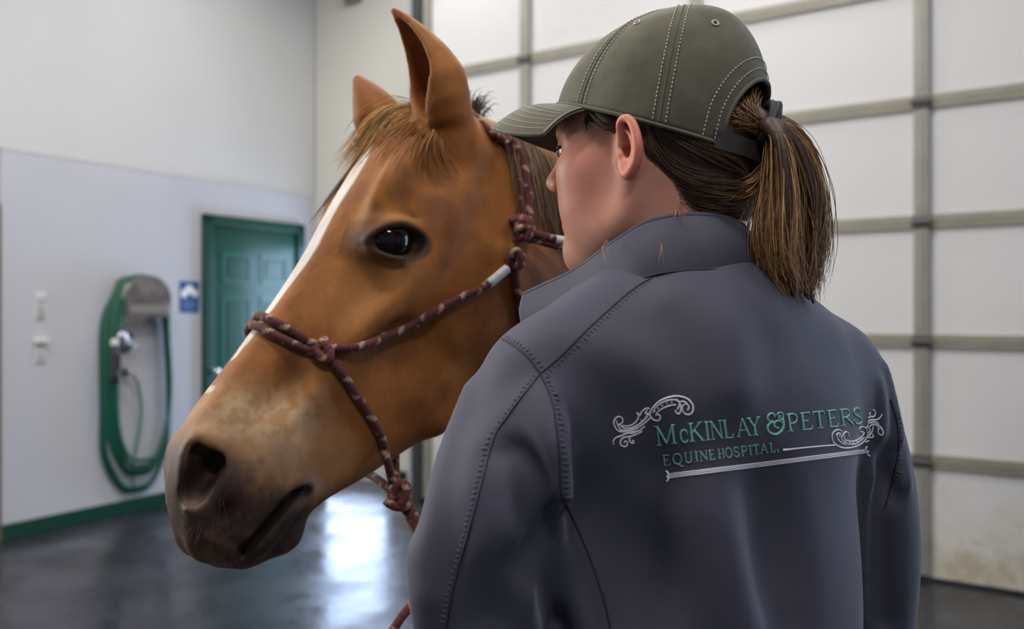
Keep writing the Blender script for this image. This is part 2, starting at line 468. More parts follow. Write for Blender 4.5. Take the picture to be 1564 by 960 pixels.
# hose hanger
hc = onwall(203, 447)
t = empty('hose_hanger', tuple(hc)); tag(t, 'steel hose hanger bracket fixed to the white wall, carrying the coiled green hose', 'hose hanger')
mb = MB(); mb.box(hc - UP * .06 + N * .006, (.26, .012, .30), Mof(LW), .004); mb.build('back_plate', M_steel, t, origin=hc)
mb = MB()
arc = [hc + A * (.155 * math.cos(a)) + UP * (.13 * math.sin(a) - .05) for a in np.linspace(math.radians(5), math.radians(175), 22)]
v = []; f = []
for i, q in enumerate(arc):
    v += [q + N * .01, q + N * .13, q * 1 + N * .13 - UP * .008 , q + N * .01 - UP * .008]
for i in range(len(arc) - 1):
    for k in range(4): f.append((i * 4 + k, i * 4 + (k + 1) % 4, (i + 1) * 4 + (k + 1) % 4, (i + 1) * 4 + k))
mb.add(v, f); mb.build('saddle', M_steel, t, True, origin=hc)
mb = MB(); mb.tube(resample([hc + A * (.165 * math.cos(a)) + UP * (.15 * math.sin(a) - .05) + N * .135 for a in np.linspace(math.radians(0), math.radians(180), 12)], 30), .009, 8); mb.build('front_lip', M_steel, t, True, origin=hc)
ang = np.linspace(math.radians(-8), math.radians(188), 26)
hd = [(.175 * math.cos(a), .165 * math.sin(a) - .045) for a in ang]
hd = [(-.165, -.17), (.165, -.17)] + hd
nh = len(hd); mb = MB()
mb.add([hc + A * x + UP * z + N * o for o in (.172, .182) for x, z in hd], [tuple(range(nh - 1, -1, -1)), tuple(range(nh, 2 * nh))] + [(i, (i + 1) % nh, (i + 1) % nh + nh, i + nh) for i in range(nh)])
mb.build('front_plate', mat('worn_steel', (.22, .20, .19), .35, .8, noise=.4, nscale=9), t, origin=hc)
mb = MB(); mb.box(hc - UP * .115 + N * .187, (.30, .010, .06), Mof(LW), .004); mb.build('plate_edge', M_steel, t, origin=hc)
# the coiled hose: one long hose in six hanging loops
pts = []
base = hc.copy()
zb = onwall(200, 752)[2]
drop = hc[2] + .08 - zb
rr = random.Random(3)
for lp in range(6):
    wd = .250 - .011 * lp + .008 * rr.uniform(-1, 1); dp = drop * (1 - .045 * lp * .6 + .02 * rr.uniform(-1, 1)); of = .030 + .019 * lp
    top = hc + UP * (.095 + .012 * lp % .03)
    K = [(0, 0), (.12, -.03), (.175, -.12), (wd * .96, -.32), (wd * 1.02, -.6 * dp / 1.0), (wd * .95, -dp * .82), (wd * .5, -dp * .975), (0, -dp), (-wd * .5, -dp * .97), (-wd * .98, -dp * .82), (-wd * 1.05, -.6 * dp), (-wd * .97, -.32), (-.175, -.12), (-.12, -.03)]
    for (x, z) in K:
        pts.append(top + A * (x + .012 * rr.uniform(-1, 1)) + UP * z + N * (of + .006 * rr.uniform(-1, 1)))
end = pts[-1]
pts += [hc + A * -.195 + UP * -.25 + N * .15, hc + A * -.20 + UP * -.33 + N * .155]
hv, hf = sweep(resample(pts, step=.02), .0145, 8)
hose = mesh_obj('garden_hose', hv, hf, M_hose, None, True, origin=hc); tag(hose, 'long green rubber hose coiled in loops over the steel hanger', 'hose')
nz = onwall(153, 555, .165)
mb = MB(); mb.lathe([(.014, .12), (.02, .11), (.024, .07), (.024, -.02), (.03, -.06), (.032, -.12), (.02, -.125)], nz, UP, 14); mb.box(nz + N * .03 + UP * .02, (.02, .05, .10), Mof(LW), .004)
k = mb.build('spray_nozzle', M_black, hose, True, origin=nz)
mb = MB(); mb.lathe([(.022, -.02), (.026, -.01), (.026, .02), (.018, .03)], nz + UP * .14, UP, 14); mb.build('coupling', M_white, hose, True, origin=nz)
k['label'] = 'black hose spray nozzle'
# shower mixing valve
vc = onwall(186, 521)
t = empty('shower_valve', tuple(vc)); tag(t, 'round chrome shower mixing valve on the wall inside the hose loops', 'shower valve')
mb = MB(); mb.lathe([(.088, 0), (.088, .006), (.08, .012), (.045, .016), (.04, .02)], vc, N, 28); mb.build('escutcheon', M_chrome, t, True, origin=vc)
mb = MB(); mb.lathe([(.036, .015), (.036, .06), (.03, .07), (.015, .074)], vc, N, 24); mb.build('dial', M_chrome, t, True, origin=vc)
mb = MB(); mb.tube([vc + N * .055, vc + N * .075 + A * .06 - UP * .045], [.014, .011], 10); mb.build('lever_handle', M_chrome, t, True, origin=vc)
kc = onwall(170, 512)
t = empty('stop_valve', tuple(kc)); tag(t, 'small chrome stop valve knob left of the mixing valve', 'valve')
mb = MB(); mb.lathe([(.018, 0), (.012, .01), (.012, .12), (.018, .125), (.018, .15)], kc - A * .02, N, 14); mb.build('stem', M_chrome, t, True, origin=kc)
mb = MB(); mb.lathe([(.03, .14), (.034, .148), (.034, .165), (.026, .172)], kc - A * .02, N, 16); mb.build('knob', M_chrome, t, True, origin=kc)
# spigot with a thin filler hose
sp = onwall(189, 568)
t = empty('water_spigot', tuple(sp)); tag(t, 'chrome wall spigot with thin green hose below the mixing valve', 'spigot')
mb = MB(); mb.lathe([(.032, 0), (.032, .006), (.016, .012), (.014, .06), (.02, .062), (.02, .09)], sp, N, 16); mb.build('flange', M_steel, t, True, origin=sp)
mb = MB(); mb.tube(resample([sp + N * .06, sp + N * .07 + A * .03 - UP * .02, sp + N * .07 + A * .055 - UP * .07], 10), .011, 8); mb.build('outlet', M_brass, t, True, origin=sp)
thin = [sp + N * .07 + A * .055 - UP * .06] + [onwall(px, py, .05) for px, py in ((205, 590), (209, 620), (206, 655), (200, 690), (196, 712), (197, 740))]
mb = MB(); mb.tube(resample(thin, 50), .0095, 8); mb.build('filler_hose', mat('pale_green_hose', (.05, .22, .15), .35), t, True, origin=sp)
# switches
for (py, kind) in ((467, 0), (535, 1)):
    c = onwall(61, py)
    t = empty('light_switch' if kind == 0 else 'power_socket', tuple(c))
    tag(t, 'white rocker switch plate, upper of two plates on the left wall' if kind == 0 else 'white socket with a flip cover, lower of two plates on the left wall', 'switch' if kind == 0 else 'socket')
    mb = MB(); mb.box(c + N * .004, (.075, .008, .165), Mof(LW), .003); mb.build('plate', M_white, t, origin=c)
    if kind == 0:
        mb = MB(); mb.box(c + N * .012 - UP * .03, (.035, .012, .07), Mof(LW), .003); mb.build('rocker', mat('grey_rocker', (.4, .4, .41), .4), t, origin=c)
        mb = MB(); mb.box(c + N * .012 + UP * .055, (.055, .014, .045), Mof(LW), .003); mb.build('cover', M_white, t, origin=c)
    else:
        mb = MB(); mb.box(c + N * .022 + UP * .06, (.08, .04, .03), Mof(LW), .006); mb.build('flip_cover', M_white, t, origin=c)
        mb = MB(); mb.box(c + N * .011 - UP * .04, (.05, .008, .05), Mof(LW), .003); mb.build('face', mat('grey_socket', (.45, .45, .46), .4), t, origin=c)
# blue notice with a white picture
c = onwall(289, 453)
t = empty('notice_sign', tuple(c)); tag(t, 'small blue notice with a white picture and lines of print left of the green door', 'sign')
mb = MB(); mb.box(c + N * .003, (.165, .006, .23), Mof(LW), .001); mb.build('board', M_blue, t, origin=c)
def wallpoly(pts2, off, th=.0015):
    n = len(pts2); v = [c + A * x + UP * z + N * (off + th) for x, z in pts2] + [c + A * x + UP * z + N * off for x, z in pts2]
    f = [tuple(range(n))] + [(i, i + n, (i + 1) % n + n, (i + 1) % n) for i in range(n)]
    return v, f
mb = MB(); mb.add(*wallpoly([(-.075, .0), (-.075, .045), (-.04, .06), (-.02, .085), (.02, .085), (.035, .06), (.06, .045), (.075, .04), (.06, .0), (.03, -.005), (.025, .02), (-.02, .02), (-.03, -.01)], .006)); mb.build('white_picture', M_white_print, t, origin=c)
for i in range(3):
    mb = MB(); mb.add(*wallpoly([(-.06, -.045 - .02 * i), (-.06, -.038 - .02 * i), (.055, -.038 - .02 * i), (.055, -.045 - .02 * i)], .006)); mb.build('print_line', mat('sign_pale_print', (.18, .26, .45), .5), t, origin=c)
# grey alarm horn high on the back wall
c = on_plane(BW, 543, 2)
Nb = BW[2]; Ab = BW[1]
t = empty('alarm_horn', tuple(c)); tag(t, 'small grey alarm horn box high on the cream back wall', 'alarm horn')
M_alarm = mat('alarm_grey', (.24, .25, .27), .5)
mb = MB(); mb.box(c + Nb * .03 + UP * .08, (.16, .06, .20), Mof(BW), .01); mb.build('housing', M_alarm, t, origin=c)
mb = MB(); mb.lathe([(.03, .05), (.035, .09), (.06, .14), (.065, .15), (.05, .145), (.02, .1)], c + UP * .06, Nb, 18); mb.build('horn', M_alarm, t, True, origin=c)
mb = MB(); mb.box(c - Ab * .19 + Nb * .02 + UP * .07, (.06, .04, .08), Mof(BW), .006); mb.build('strobe', mat('strobe_red', (.35, .12, .1), .3), t, origin=c)
# ------------------------------------------------------------------ implicit-surface modelling tools
class Field:
    """signed distance samples on a regular grid; every brush only touches its own box"""
    def __init__(s, lo, hi, h):
        s.lo = np.array(lo, np.float32); s.h = h
        s.n = np.ceil((np.array(hi) - s.lo) / h).astype(int) + 1
        s.F = np.full(s.n, 0.05, np.float32)
    def sl(s, lo, hi, pad):
        a = np.maximum(np.floor((np.array(lo) - pad - s.lo) / s.h).astype(int), 0)
        b = np.minimum(np.ceil((np.array(hi) + pad - s.lo) / s.h).astype(int) + 1, s.n)
        if np.any(b <= a): return None, None
        g = [(s.lo[i] + s.h * np.arange(a[i], b[i])).astype(np.float32) for i in range(3)]
        return tuple(slice(a[i], b[i]) for i in range(3)), np.meshgrid(*g, indexing='ij', sparse=True)
    def put(s, sl, d, mode, k):
        F = s.F[sl]
        if mode == 'add':
            if k > 0:
                h = np.maximum(k - np.abs(F - d), 0) / k; s.F[sl] = np.minimum(F, d) - h * h * k * .25
            else: s.F[sl] = np.minimum(F, d)
        elif mode == 'sub':
            d = -d
            if k > 0:
                h = np.maximum(k - np.abs(F - d), 0) / k; s.F[sl] = np.maximum(F, d) + h * h * k * .25
            else: s.F[sl] = np.maximum(F, d)
    def ell(s, c, r, R=None, mode='add', k=.01):
        c = np.array(c, float); r = np.broadcast_to(np.array(r, float), (3,))
        ext = r if R is None else np.sqrt(((np.asarray(R) * r[None, :]) ** 2).sum(1))
        sl, G = s.sl(c - ext, c + ext, k + .012)
        if sl is None: return
        X = [G[i] - np.float32(c[i]) for i in range(3)]
        if R is not None:
            R = np.asarray(R, np.float32)
            X = [X[0] * R[0, i] + X[1] * R[1, i] + X[2] * R[2, i] for i in range(3)]
        k0 = np.sqrt((X[0] / r[0]) ** 2 + (X[1] / r[1]) ** 2 + (X[2] / r[2]) ** 2)
        k1 = np.sqrt((X[0] / r[0] ** 2) ** 2 + (X[1] / r[1] ** 2) ** 2 + (X[2] / r[2] ** 2) ** 2) + 1e-6
        d = np.where(k0 < 1e-4, -r.min(), k0 * (k0 - 1) / k1).astype(np.float32)
        s.put(sl, d, mode, k)
    def cap(s, a, b, ra, rb=None, mode='add', k=.01):
        a = np.array(a, float); b = np.array(b, float); rb = ra if rb is None else rb
        R = max(ra, rb)
        sl, G = s.sl(np.minimum(a, b) - R, np.maximum(a, b) + R, k + .012)
        if sl is None: return
        ba = b - a; L = float(np.dot(ba, ba)) + 1e-12
        X = [G[i] - np.float32(a[i]) for i in range(3)]
        t = np.clip((X[0] * ba[0] + X[1] * ba[1] + X[2] * ba[2]) / L, 0, 1).astype(np.float32)
        d = np.sqrt((X[0] - t * ba[0]) ** 2 + (X[1] - t * ba[1]) ** 2 + (X[2] - t * ba[2]) ** 2) - (ra + (rb - ra) * t)
        s.put(sl, d.astype(np.float32), mode, k)
    def chain(s, pts, r, mode='add', k=.01, n=None):
        """tapered tube along a smooth curve, blended in as one brush"""
        p = np.asarray(pts, float); r = np.broadcast_to(np.asarray(r, float), (len(p),))
        q = resample(np.hstack([p, r[:, None]]), n or max(6, 4 * len(p)))
        p, r = q[:, :3], np.maximum(q[:, 3], 1e-4)
        sl, G = s.sl((p - r[:, None]).min(0), (p + r[:, None]).max(0), k + .012)
        if sl is None: return
        D = None
        for i in range(len(p) - 1):
            a, ba = p[i], p[i + 1] - p[i]; L = float(np.dot(ba, ba)) + 1e-12
            X = [G[j] - np.float32(a[j]) for j in range(3)]
            t = np.clip((X[0] * ba[0] + X[1] * ba[1] + X[2] * ba[2]) / L, 0, 1).astype(np.float32)
            d = np.sqrt((X[0] - t * ba[0]) ** 2 + (X[1] - t * ba[1]) ** 2 + (X[2] - t * ba[2]) ** 2) - (r[i] + (r[i + 1] - r[i]) * t)
            D = d if D is None else np.minimum(D, d)
        s.put(sl, D.astype(np.float32), mode, k)
    def sheet(s, V, r):
        """thin shell: spheres of radius r at the points V"""
        V = np.asarray(V, float)
        for c in V:
            sl, G = s.sl(c - r, c + r, .006)
            if sl is None: continue
            d = np.sqrt((G[0] - c[0]) ** 2 + (G[1] - c[1]) ** 2 + (G[2] - c[2]) ** 2) - r
            s.F[sl] = np.minimum(s.F[sl], d.astype(np.float32))
    def blur(s, it=1):
        for _ in range(it):
            for ax in range(3):
                F = s.F; G = F.copy()
                a = [slice(None)] * 3; b = [slice(None)] * 3; c = [slice(None)] * 3
                a[ax] = slice(1, -1); b[ax] = slice(0, -2); c[ax] = slice(2, None)
                G[tuple(a)] = .5 * F[tuple(a)] + .25 * (F[tuple(b)] + F[tuple(c)]); s.F = G
    def cast(s, o, d, t0=.5, t1=1.8):
        """first point of the current surface along a ray given in grid coordinates"""
        t = np.arange(t0, t1, s.h * .35); q = np.asarray(o)[None] + t[:, None] * np.asarray(d)[None]
        i = np.round((q - s.lo) / s.h).astype(int)
        ok = ((i >= 0) & (i < s.n)).all(1)
        val = np.full(len(t), 1.0); val[ok] = s.F[i[ok, 0], i[ok, 1], i[ok, 2]]
        k = np.argmax(val < 0)
        if val[k] >= 0: return None
        return q[k] + np.asarray(d) * float(val[k]) * .5
    def mesh(s, smooth=2):
        """surface nets"""
        F = s.F
        n = np.array(F.shape)
        inside = F < 0
        c = [inside[i:n[0] - 1 + i, j:n[1] - 1 + j, k:n[2] - 1 + k] for i in (0, 1) for j in (0, 1) for k in (0, 1)]
        cnt = sum(x.astype(np.int8) for x in c)
        act = (cnt > 0) & (cnt < 8)
        idx = np.argwhere(act)
        vid = np.full(act.shape, -1, np.int64); vid[act] = np.arange(len(idx))
        off = np.array([(i, j, k) for i in (0, 1) for j in (0, 1) for k in (0, 1)])
        val = np.stack([F[idx[:, 0] + o[0], idx[:, 1] + o[1], idx[:, 2] + o[2]] for o in off], 1)
        acc = np.zeros((len(idx), 3)); w = np.zeros(len(idx))
        for a in range(8):
            for b in range(a + 1, 8):
                if np.abs(off[a] - off[b]).sum() != 1: continue
                m = (val[:, a] < 0) != (val[:, b] < 0)
                t = val[m, a] / (val[m, a] - val[m, b])
                acc[m] += off[a] + t[:, None] * (off[b] - off[a]); w[m] += 1
        V = s.lo + s.h * (idx + acc / w[:, None])
        Q = []
        for ax in range(3):
            o1, o2 = [(1, 2), (2, 0), (0, 1)][ax]
            sh = list(n); sh[ax] -= 1
            A = [slice(None)] * 3; B = [slice(None)] * 3
            A[ax] = slice(0, -1); B[ax] = slice(1, None)
            fa = inside[tuple(A)]; fb = inside[tuple(B)]
            e = np.argwhere(fa != fb)
            e = e[(e[:, o1] > 0) & (e[:, o2] > 0) & (e[:, o1] < n[o1] - 1) & (e[:, o2] < n[o2] - 1)]
            flip = fa[e[:, 0], e[:, 1], e[:, 2]]
            d1 = np.zeros(3, int); d1[o1] = 1; d2 = np.zeros(3, int); d2[o2] = 1
            g = lambda q: vid[q[:, 0], q[:, 1], q[:, 2]]
            q = np.stack([g(e - d1 - d2), g(e - d2), g(e), g(e - d1)], 1)
            q[~flip] = q[~flip][:, ::-1]
            Q.append(q)
        Q = np.vstack(Q); Q = Q[(Q >= 0).all(1)]
        for _ in range(smooth):
            V = lap(V, Q, .5)
        return V, Q

def lap(V, Q, f):
    acc = np.zeros_like(V); w = np.zeros(len(V))
    for i in range(Q.shape[1]):
        a = Q[:, i]; b = Q[:, (i + 1) % Q.shape[1]]
        for k in range(3):
            acc[:, k] += np.bincount(a, V[b, k], len(V)) + np.bincount(b, V[a, k], len(V))
        w += np.bincount(a, minlength=len(V)) + np.bincount(b, minlength=len(V))
    w[w == 0] = 1
    return V + f * (acc / w[:, None] - V)

def largest(V, Q, keep=1):
    """drop stray islands"""
    lab = np.arange(len(V))
    for _ in range(200):
        m = lab[Q].min(1); new = lab.copy()
        for i in range(Q.shape[1]): np.minimum.at(new, Q[:, i], m)
        new = new[new]
        if (new == lab).all(): break
        lab = new
    ids, c = np.unique(lab, return_counts=True)
    good = ids[np.argsort(-c)[:keep]]
    vm = np.isin(lab, good); re = np.cumsum(vm) - 1
    Q = Q[vm[Q].all(1)]
    return V[vm], re[Q]

def fast_mesh(name, V, Q, mt=None, parent=None, origin=None, colors=None):
    po = np.zeros(3) if origin is None else np.asarray(origin, float)
    me = bpy.data.meshes.new(name)
    me.vertices.add(len(V)); me.vertices.foreach_set('co', (V - po).astype(np.float32).ravel())
    k = Q.shape[1]
    me.loops.add(len(Q) * k); me.loops.foreach_set('vertex_index', Q.astype(np.int32).ravel())
    me.polygons.add(len(Q)); me.polygons.foreach_set('loop_start', np.arange(0, len(Q) * k, k, dtype=np.int32))
    me.update(calc_edges=True); me.validate()
    me.polygons.foreach_set('use_smooth', [True] * len(me.polygons))
    if colors is not None:
        ca = me.color_attributes.new('Col', 'FLOAT_COLOR', 'POINT')
        c = np.ones((len(V), 4), np.float32); c[:, :3] = colors
        ca.data.foreach_set('color', c.ravel())
    o = bpy.data.objects.new(name, me)
    if mt: me.materials.append(mt)
    link(o, parent)
    pl = np.zeros(3); q = parent
    while q is not None:
        pl += np.array(q.location); q = q.parent
    o.location = tuple(po - pl)
    return o

def bvh(V, Q): return BVHTree.FromPolygons([Vector(v) for v in V], [tuple(map(int, q)) for q in Q])

def pix_on(tree, px, py, lift=0.0):
    """the point of a surface that is seen at a pixel, lifted along its normal; None when missed"""
    h = tree.ray_cast(EYE, ray(px, py))
    if h[0] is None: return None, None
    n = h[1]
    if n.dot(ray(px, py)) > 0: n = -n
    return np.array(h[0] + n * lift), np.array(n)

def trace(tree, pix, lift=0.0, n=None, step_px=3.0):
    """a curve drawn over pixels, laid on the surface"""
    c = resample(np.array(pix, float), n or max(4, int(sum(np.hypot(*(np.array(pix[i + 1]) - np.array(pix[i]))) for i in range(len(pix) - 1)) / step_px)))
    out = []; nn = []
    for x, y in c:
        p, q = pix_on(tree, x, y, lift)
        if p is not None: out.append(p); nn.append(q)
    return np.array(out), np.array(nn)

def smooth_path(p, it=2):
    p = np.array(p, float)
    for _ in range(it): p[1:-1] = .25 * p[:-2] + .5 * p[1:-1] + .25 * p[2:]
    return p
# ------------------------------------------------------------------ the horse
def head_axes(y, p, r):
    c, s = math.cos(y), math.sin(y)
    fw = np.array([-c, -s, 0]); left = np.array([s, -c, 0]); up = np.array([0, 0, 1.0])
    a = math.cos(p) * fw - math.sin(p) * up
    d = -(math.sin(p) * fw + math.cos(p) * up)
    return np.stack([a, -math.sin(r) * left + math.cos(r) * d, math.cos(r) * left + math.sin(r) * d], 1)
HR = head_axes(math.radians(40), math.radians(49), math.radians(-8))      # columns: along the face, towards the throat, towards the horse's left
HO = np.array([-.1193, 1.2, CAMH + .2776])
def h2w(q): return np.asarray(q) @ HR.T + HO
def w2h(q): return (np.asarray(q) - HO) @ HR
def hpix(px, py, w):
    """head coordinates of a pixel at lateral offset w"""
    d = np.array([(px - CX) / FPX, 1, (HY - py) / FPX])
    o = HO - np.array([0, 0, CAMH])
    s = np.linalg.solve(np.stack([HR[:, 0], HR[:, 1], -d], 1), -(o + w * HR[:, 2]))
    return np.array([s[0], s[1], w])

FH = Field((-.34, -.24, -.17), (.67, .42, .17), .0036)
# skull and muzzle: rings along the face
TT = np.array([0, .03, .1, .2, .32, .45, .6, .75, .88, .97, 1.0])
ST = [  # u, top, bottom, half widths at TT[1:-1]
 (-.10, .165, .225, [.012, .022, .030, .034, .036, .034, .030, .022, .012]),
 (-.05, .075, .245, [.024, .042, .053, .060, .063, .062, .056, .044, .024]),
 (.00, -.006, .268, [.036, .060, .074, .080, .080, .076, .068, .052, .028]),
 (.06, -.030, .288, [.042, .070, .086, .090, .088, .084, .075, .058, .032]),
 (.11, -.033, .300, [.044, .074, .092, .096, .092, .087, .078, .060, .033]),
 (.16, -.028, .307, [.042, .074, .096, .101, .096, .089, .079, .060, .032]),
 (.22, -.019, .307, [.036, .066, .090, .097, .093, .087, .076, .056, .029]),
 (.28, -.008, .298, [.031, .054, .073, .083, .084, .080, .069, .050, .026]),
 (.34, -.001, .281, [.028, .046, .059, .067, .070, .067, .058, .043, .022]),
 (.40, .003, .256, [.026, .041, .051, .057, .058, .056, .050, .038, .020]),
 (.46, .006, .229, [.026, .040, .049, .054, .055, .053, .047, .037, .020]),
 (.51, .009, .204, [.027, .042, .052, .057, .058, .056, .049, .038, .021]),
 (.55, .017, .194, [.028, .044, .056, .061, .061, .058, .051, .040, .022]),
 (.585, .033, .192, [.026, .042, .054, .059, .059, .056, .050, .039, .021]),
 (.61, .055, .182, [.021, .034, .045, .050, .050, .047, .042, .033, .018]),
 (.626, .080, .165, [.013, .023, .032, .036, .037, .035, .031, .024, .012]),
 (.634, .108, .142, [.004, .008, .011, .013, .013, .013, .011, .008, .004]),
]
us = np.array([s[0] for s in ST])
def spl(x, xp, fp):
    """monotone-ish cubic through the stations"""
    m = np.gradient(fp, xp); i = np.clip(np.searchsorted(xp, x) - 1, 0, len(xp) - 2)
    h = xp[i + 1] - xp[i]; t = np.clip((x - xp[i]) / h, 0, 1)
    return (fp[i] * (1 + 2 * t) * (1 - t) ** 2 + m[i] * h * t * (1 - t) ** 2 + fp[i + 1] * t * t * (3 - 2 * t) + m[i + 1] * h * t * t * (t - 1))
NU, NP = 220, 181
ud = np.linspace(us[0], us[-1], NU)
top = spl(ud, us, np.array([s[1] for s in ST])); bot = spl(ud, us, np.array([s[2] for s in ST]))
W = np.array([[0] + list(s[3]) + [0] for s in ST])
Wd = np.stack([spl(ud, us, W[:, j]) for j in range(W.shape[1])], 1)
ph = np.linspace(0, math.pi, NP)
RT = np.zeros((NU, NP), np.float32)
for i in range(NU):
    vc = (top[i] + bot[i]) / 2
    tv = resample(np.stack([top[i] + TT * (bot[i] - top[i]) - vc, Wd[i]], 1), 160)
    an = np.arctan2(np.maximum(tv[:, 1], 0), -tv[:, 0]); rd = np.hypot(tv[:, 0], tv[:, 1])
    o_ = np.argsort(an); RT[i] = np.interp(ph, an[o_], rd[o_])
vcd = ((top + bot) / 2).astype(np.float32)
sl, G = FH.sl((us[0], -.06, -.13), (us[-1], .33, .13), .012)
u_, v_, w_ = G
fi = np.clip((u_ - us[0]) / (us[-1] - us[0]) * (NU - 1), 0, NU - 1.001).astype(np.float32)
vc_ = np.interp(fi.ravel(), np.arange(NU), vcd).reshape(fi.shape).astype(np.float32)
dv = v_ - vc_
pp = np.arctan2(np.abs(w_) + 0 * dv, -dv) / math.pi * (NP - 1)
rr_ = np.sqrt(dv ** 2 + w_ ** 2)
fi = np.broadcast_to(fi, pp.shape)
i0 = fi.astype(int); j0 = np.clip(pp.astype(int), 0, NP - 2); a_ = fi - i0; b_ = pp - j0
Rv = RT[i0, j0] * (1 - a_) * (1 - b_) + RT[i0 + 1, j0] * a_ * (1 - b_) + RT[i0, j0 + 1] * (1 - a_) * b_ + RT[i0 + 1, j0 + 1] * a_ * b_
d = (rr_ - Rv) * .93
d = np.maximum(d, np.maximum(us[0] - u_, u_ - us[-1]))
FH.put(sl, d.astype(np.float32), 'add', 0)

# masseter (cheek) plates, jaw rims, zygomatic arch, brow bones, facial crests
for sgn in (1, -1):
    FH.ell((.135, .195, sgn * .058), (.118, .098, .042), None, 'add', .03)
    FH.chain([(.03, .24, sgn * .052), (.08, .285, sgn * .046), (.16, .300, sgn * .040), (.25, .292, sgn * .034), (.34, .262, sgn * .03)], [.02, .022, .022, .02, .016], k=.03)
    FH.chain([(.10, .078, sgn * .086), (.16, .092, sgn * .092), (.225, .100, sgn * .088), (.29, .096, sgn * .074), (.35, .090, sgn * .060)], [.012, .014, .013, .011, .007], k=.034)
    FH.chain([(.10, .004, sgn * .075), (.155, .004, sgn * .085), (.19, .008, sgn * .083)], [.014, .019, .014], k=.026)
    # hollow of the temple and the dip in front of the cheek
    FH.ell((.095, .032, sgn * .102), (.038, .020, .016), None, 'sub', .022)
    FH.ell((.29, .045, sgn * .098), (.07, .03, .022), None, 'sub', .03)
    FH.ell((.33, .165, sgn * .083), (.055, .05, .018), None, 'sub', .03)
    FH.ell((.42, .065, sgn * .066), (.06, .025, .014), None, 'sub', .02)

def hs(px, py, dw=0.0):
    """head coordinates of the surface point seen at a pixel, moved sideways by dw"""
    dr = np.array([(px - CX) / FPX, 1, (HY - py) / FPX]); dr /= np.linalg.norm(dr)
    q = FH.cast(w2h(np.array([0, 0, CAMH])), dr @ HR)
    return q + np.array([0, 0, dw])
# eye sockets with lids
EC = hpix(590, 368, .074)                     # centre of the left eyeball
e1 = np.array([-.62, .77, -.16]); e1 /= np.linalg.norm(e1)
e3 = np.array([.18, -.05, 1.0]); e3 -= e1 * np.dot(e1, e3); e3 /= np.linalg.norm(e3)
e2 = np.cross(e3, e1); 
if np.dot(e2, [-.7, -.7, 0]) < 0: e2 = -e2
ER = .0305
EK = 1.26
def eyept(x, y, r, s):
    x, y, r = x * EK, y * EK, r * 1.18
    z = math.sqrt(max(r * r - x * x - y * y, 1e-6)); q = EC + e1 * x + e2 * y + e3 * z
    return q * np.array([1, 1, s])
for s in (1, -1):
    mir = np.array([1, 1, s])
    FH.ell(EC * mir, .0350, None, 'add', .026)
    Re = np.stack([e1 * mir, e2 * mir, e3 * mir], 1)
    FH.ell((EC + e3 * .031 - e2 * .001) * mir, (.0345, .0205, .024), Re, 'sub', .004)
    up_ = [eyept(x, y, .0315, s) for x, y in ((-.031, -.006), (-.024, .006), (-.012, .0145), (.002, .0175), (.016, .014), (.026, .005), (.0305, -.003))]
    lo_ = [eyept(x, y, .0305, s) for x, y in ((-.0305, -.007), (-.022, -.0135), (-.008, -.0175), (.006, -.0175), (.019, -.0125), (.028, -.004))]
    FH.chain(up_, [.003, .0045, .006, .0068, .006, .0045, .003], k=.006)
    FH.chain(lo_, [.003, .0042, .005, .005, .0042, .003], k=.006)
    # crease over the upper lid, pouch under the lower one, tear duct
    FH.chain([eyept(x, y, .037, s) for x, y in ((-.028, .010), (-.014, .0245), (.004, .028), (.020, .022), (.030, .008))], [.001, .0028, .0032, .0028, .001], 'sub', .006)
    FH.chain([eyept(x, y, .0365, s) for x, y in ((-.018, -.0255), (-.002, -.0285), (.014, -.0245))], [.001, .0032, .001], 'sub', .008)
    FH.chain([eyept(-.031, -.007, .032, s), EC * mir + (e1 * -.043 - e2 * .013 + e3 * .018) * mir], [.004, .0015], 'sub', .005)

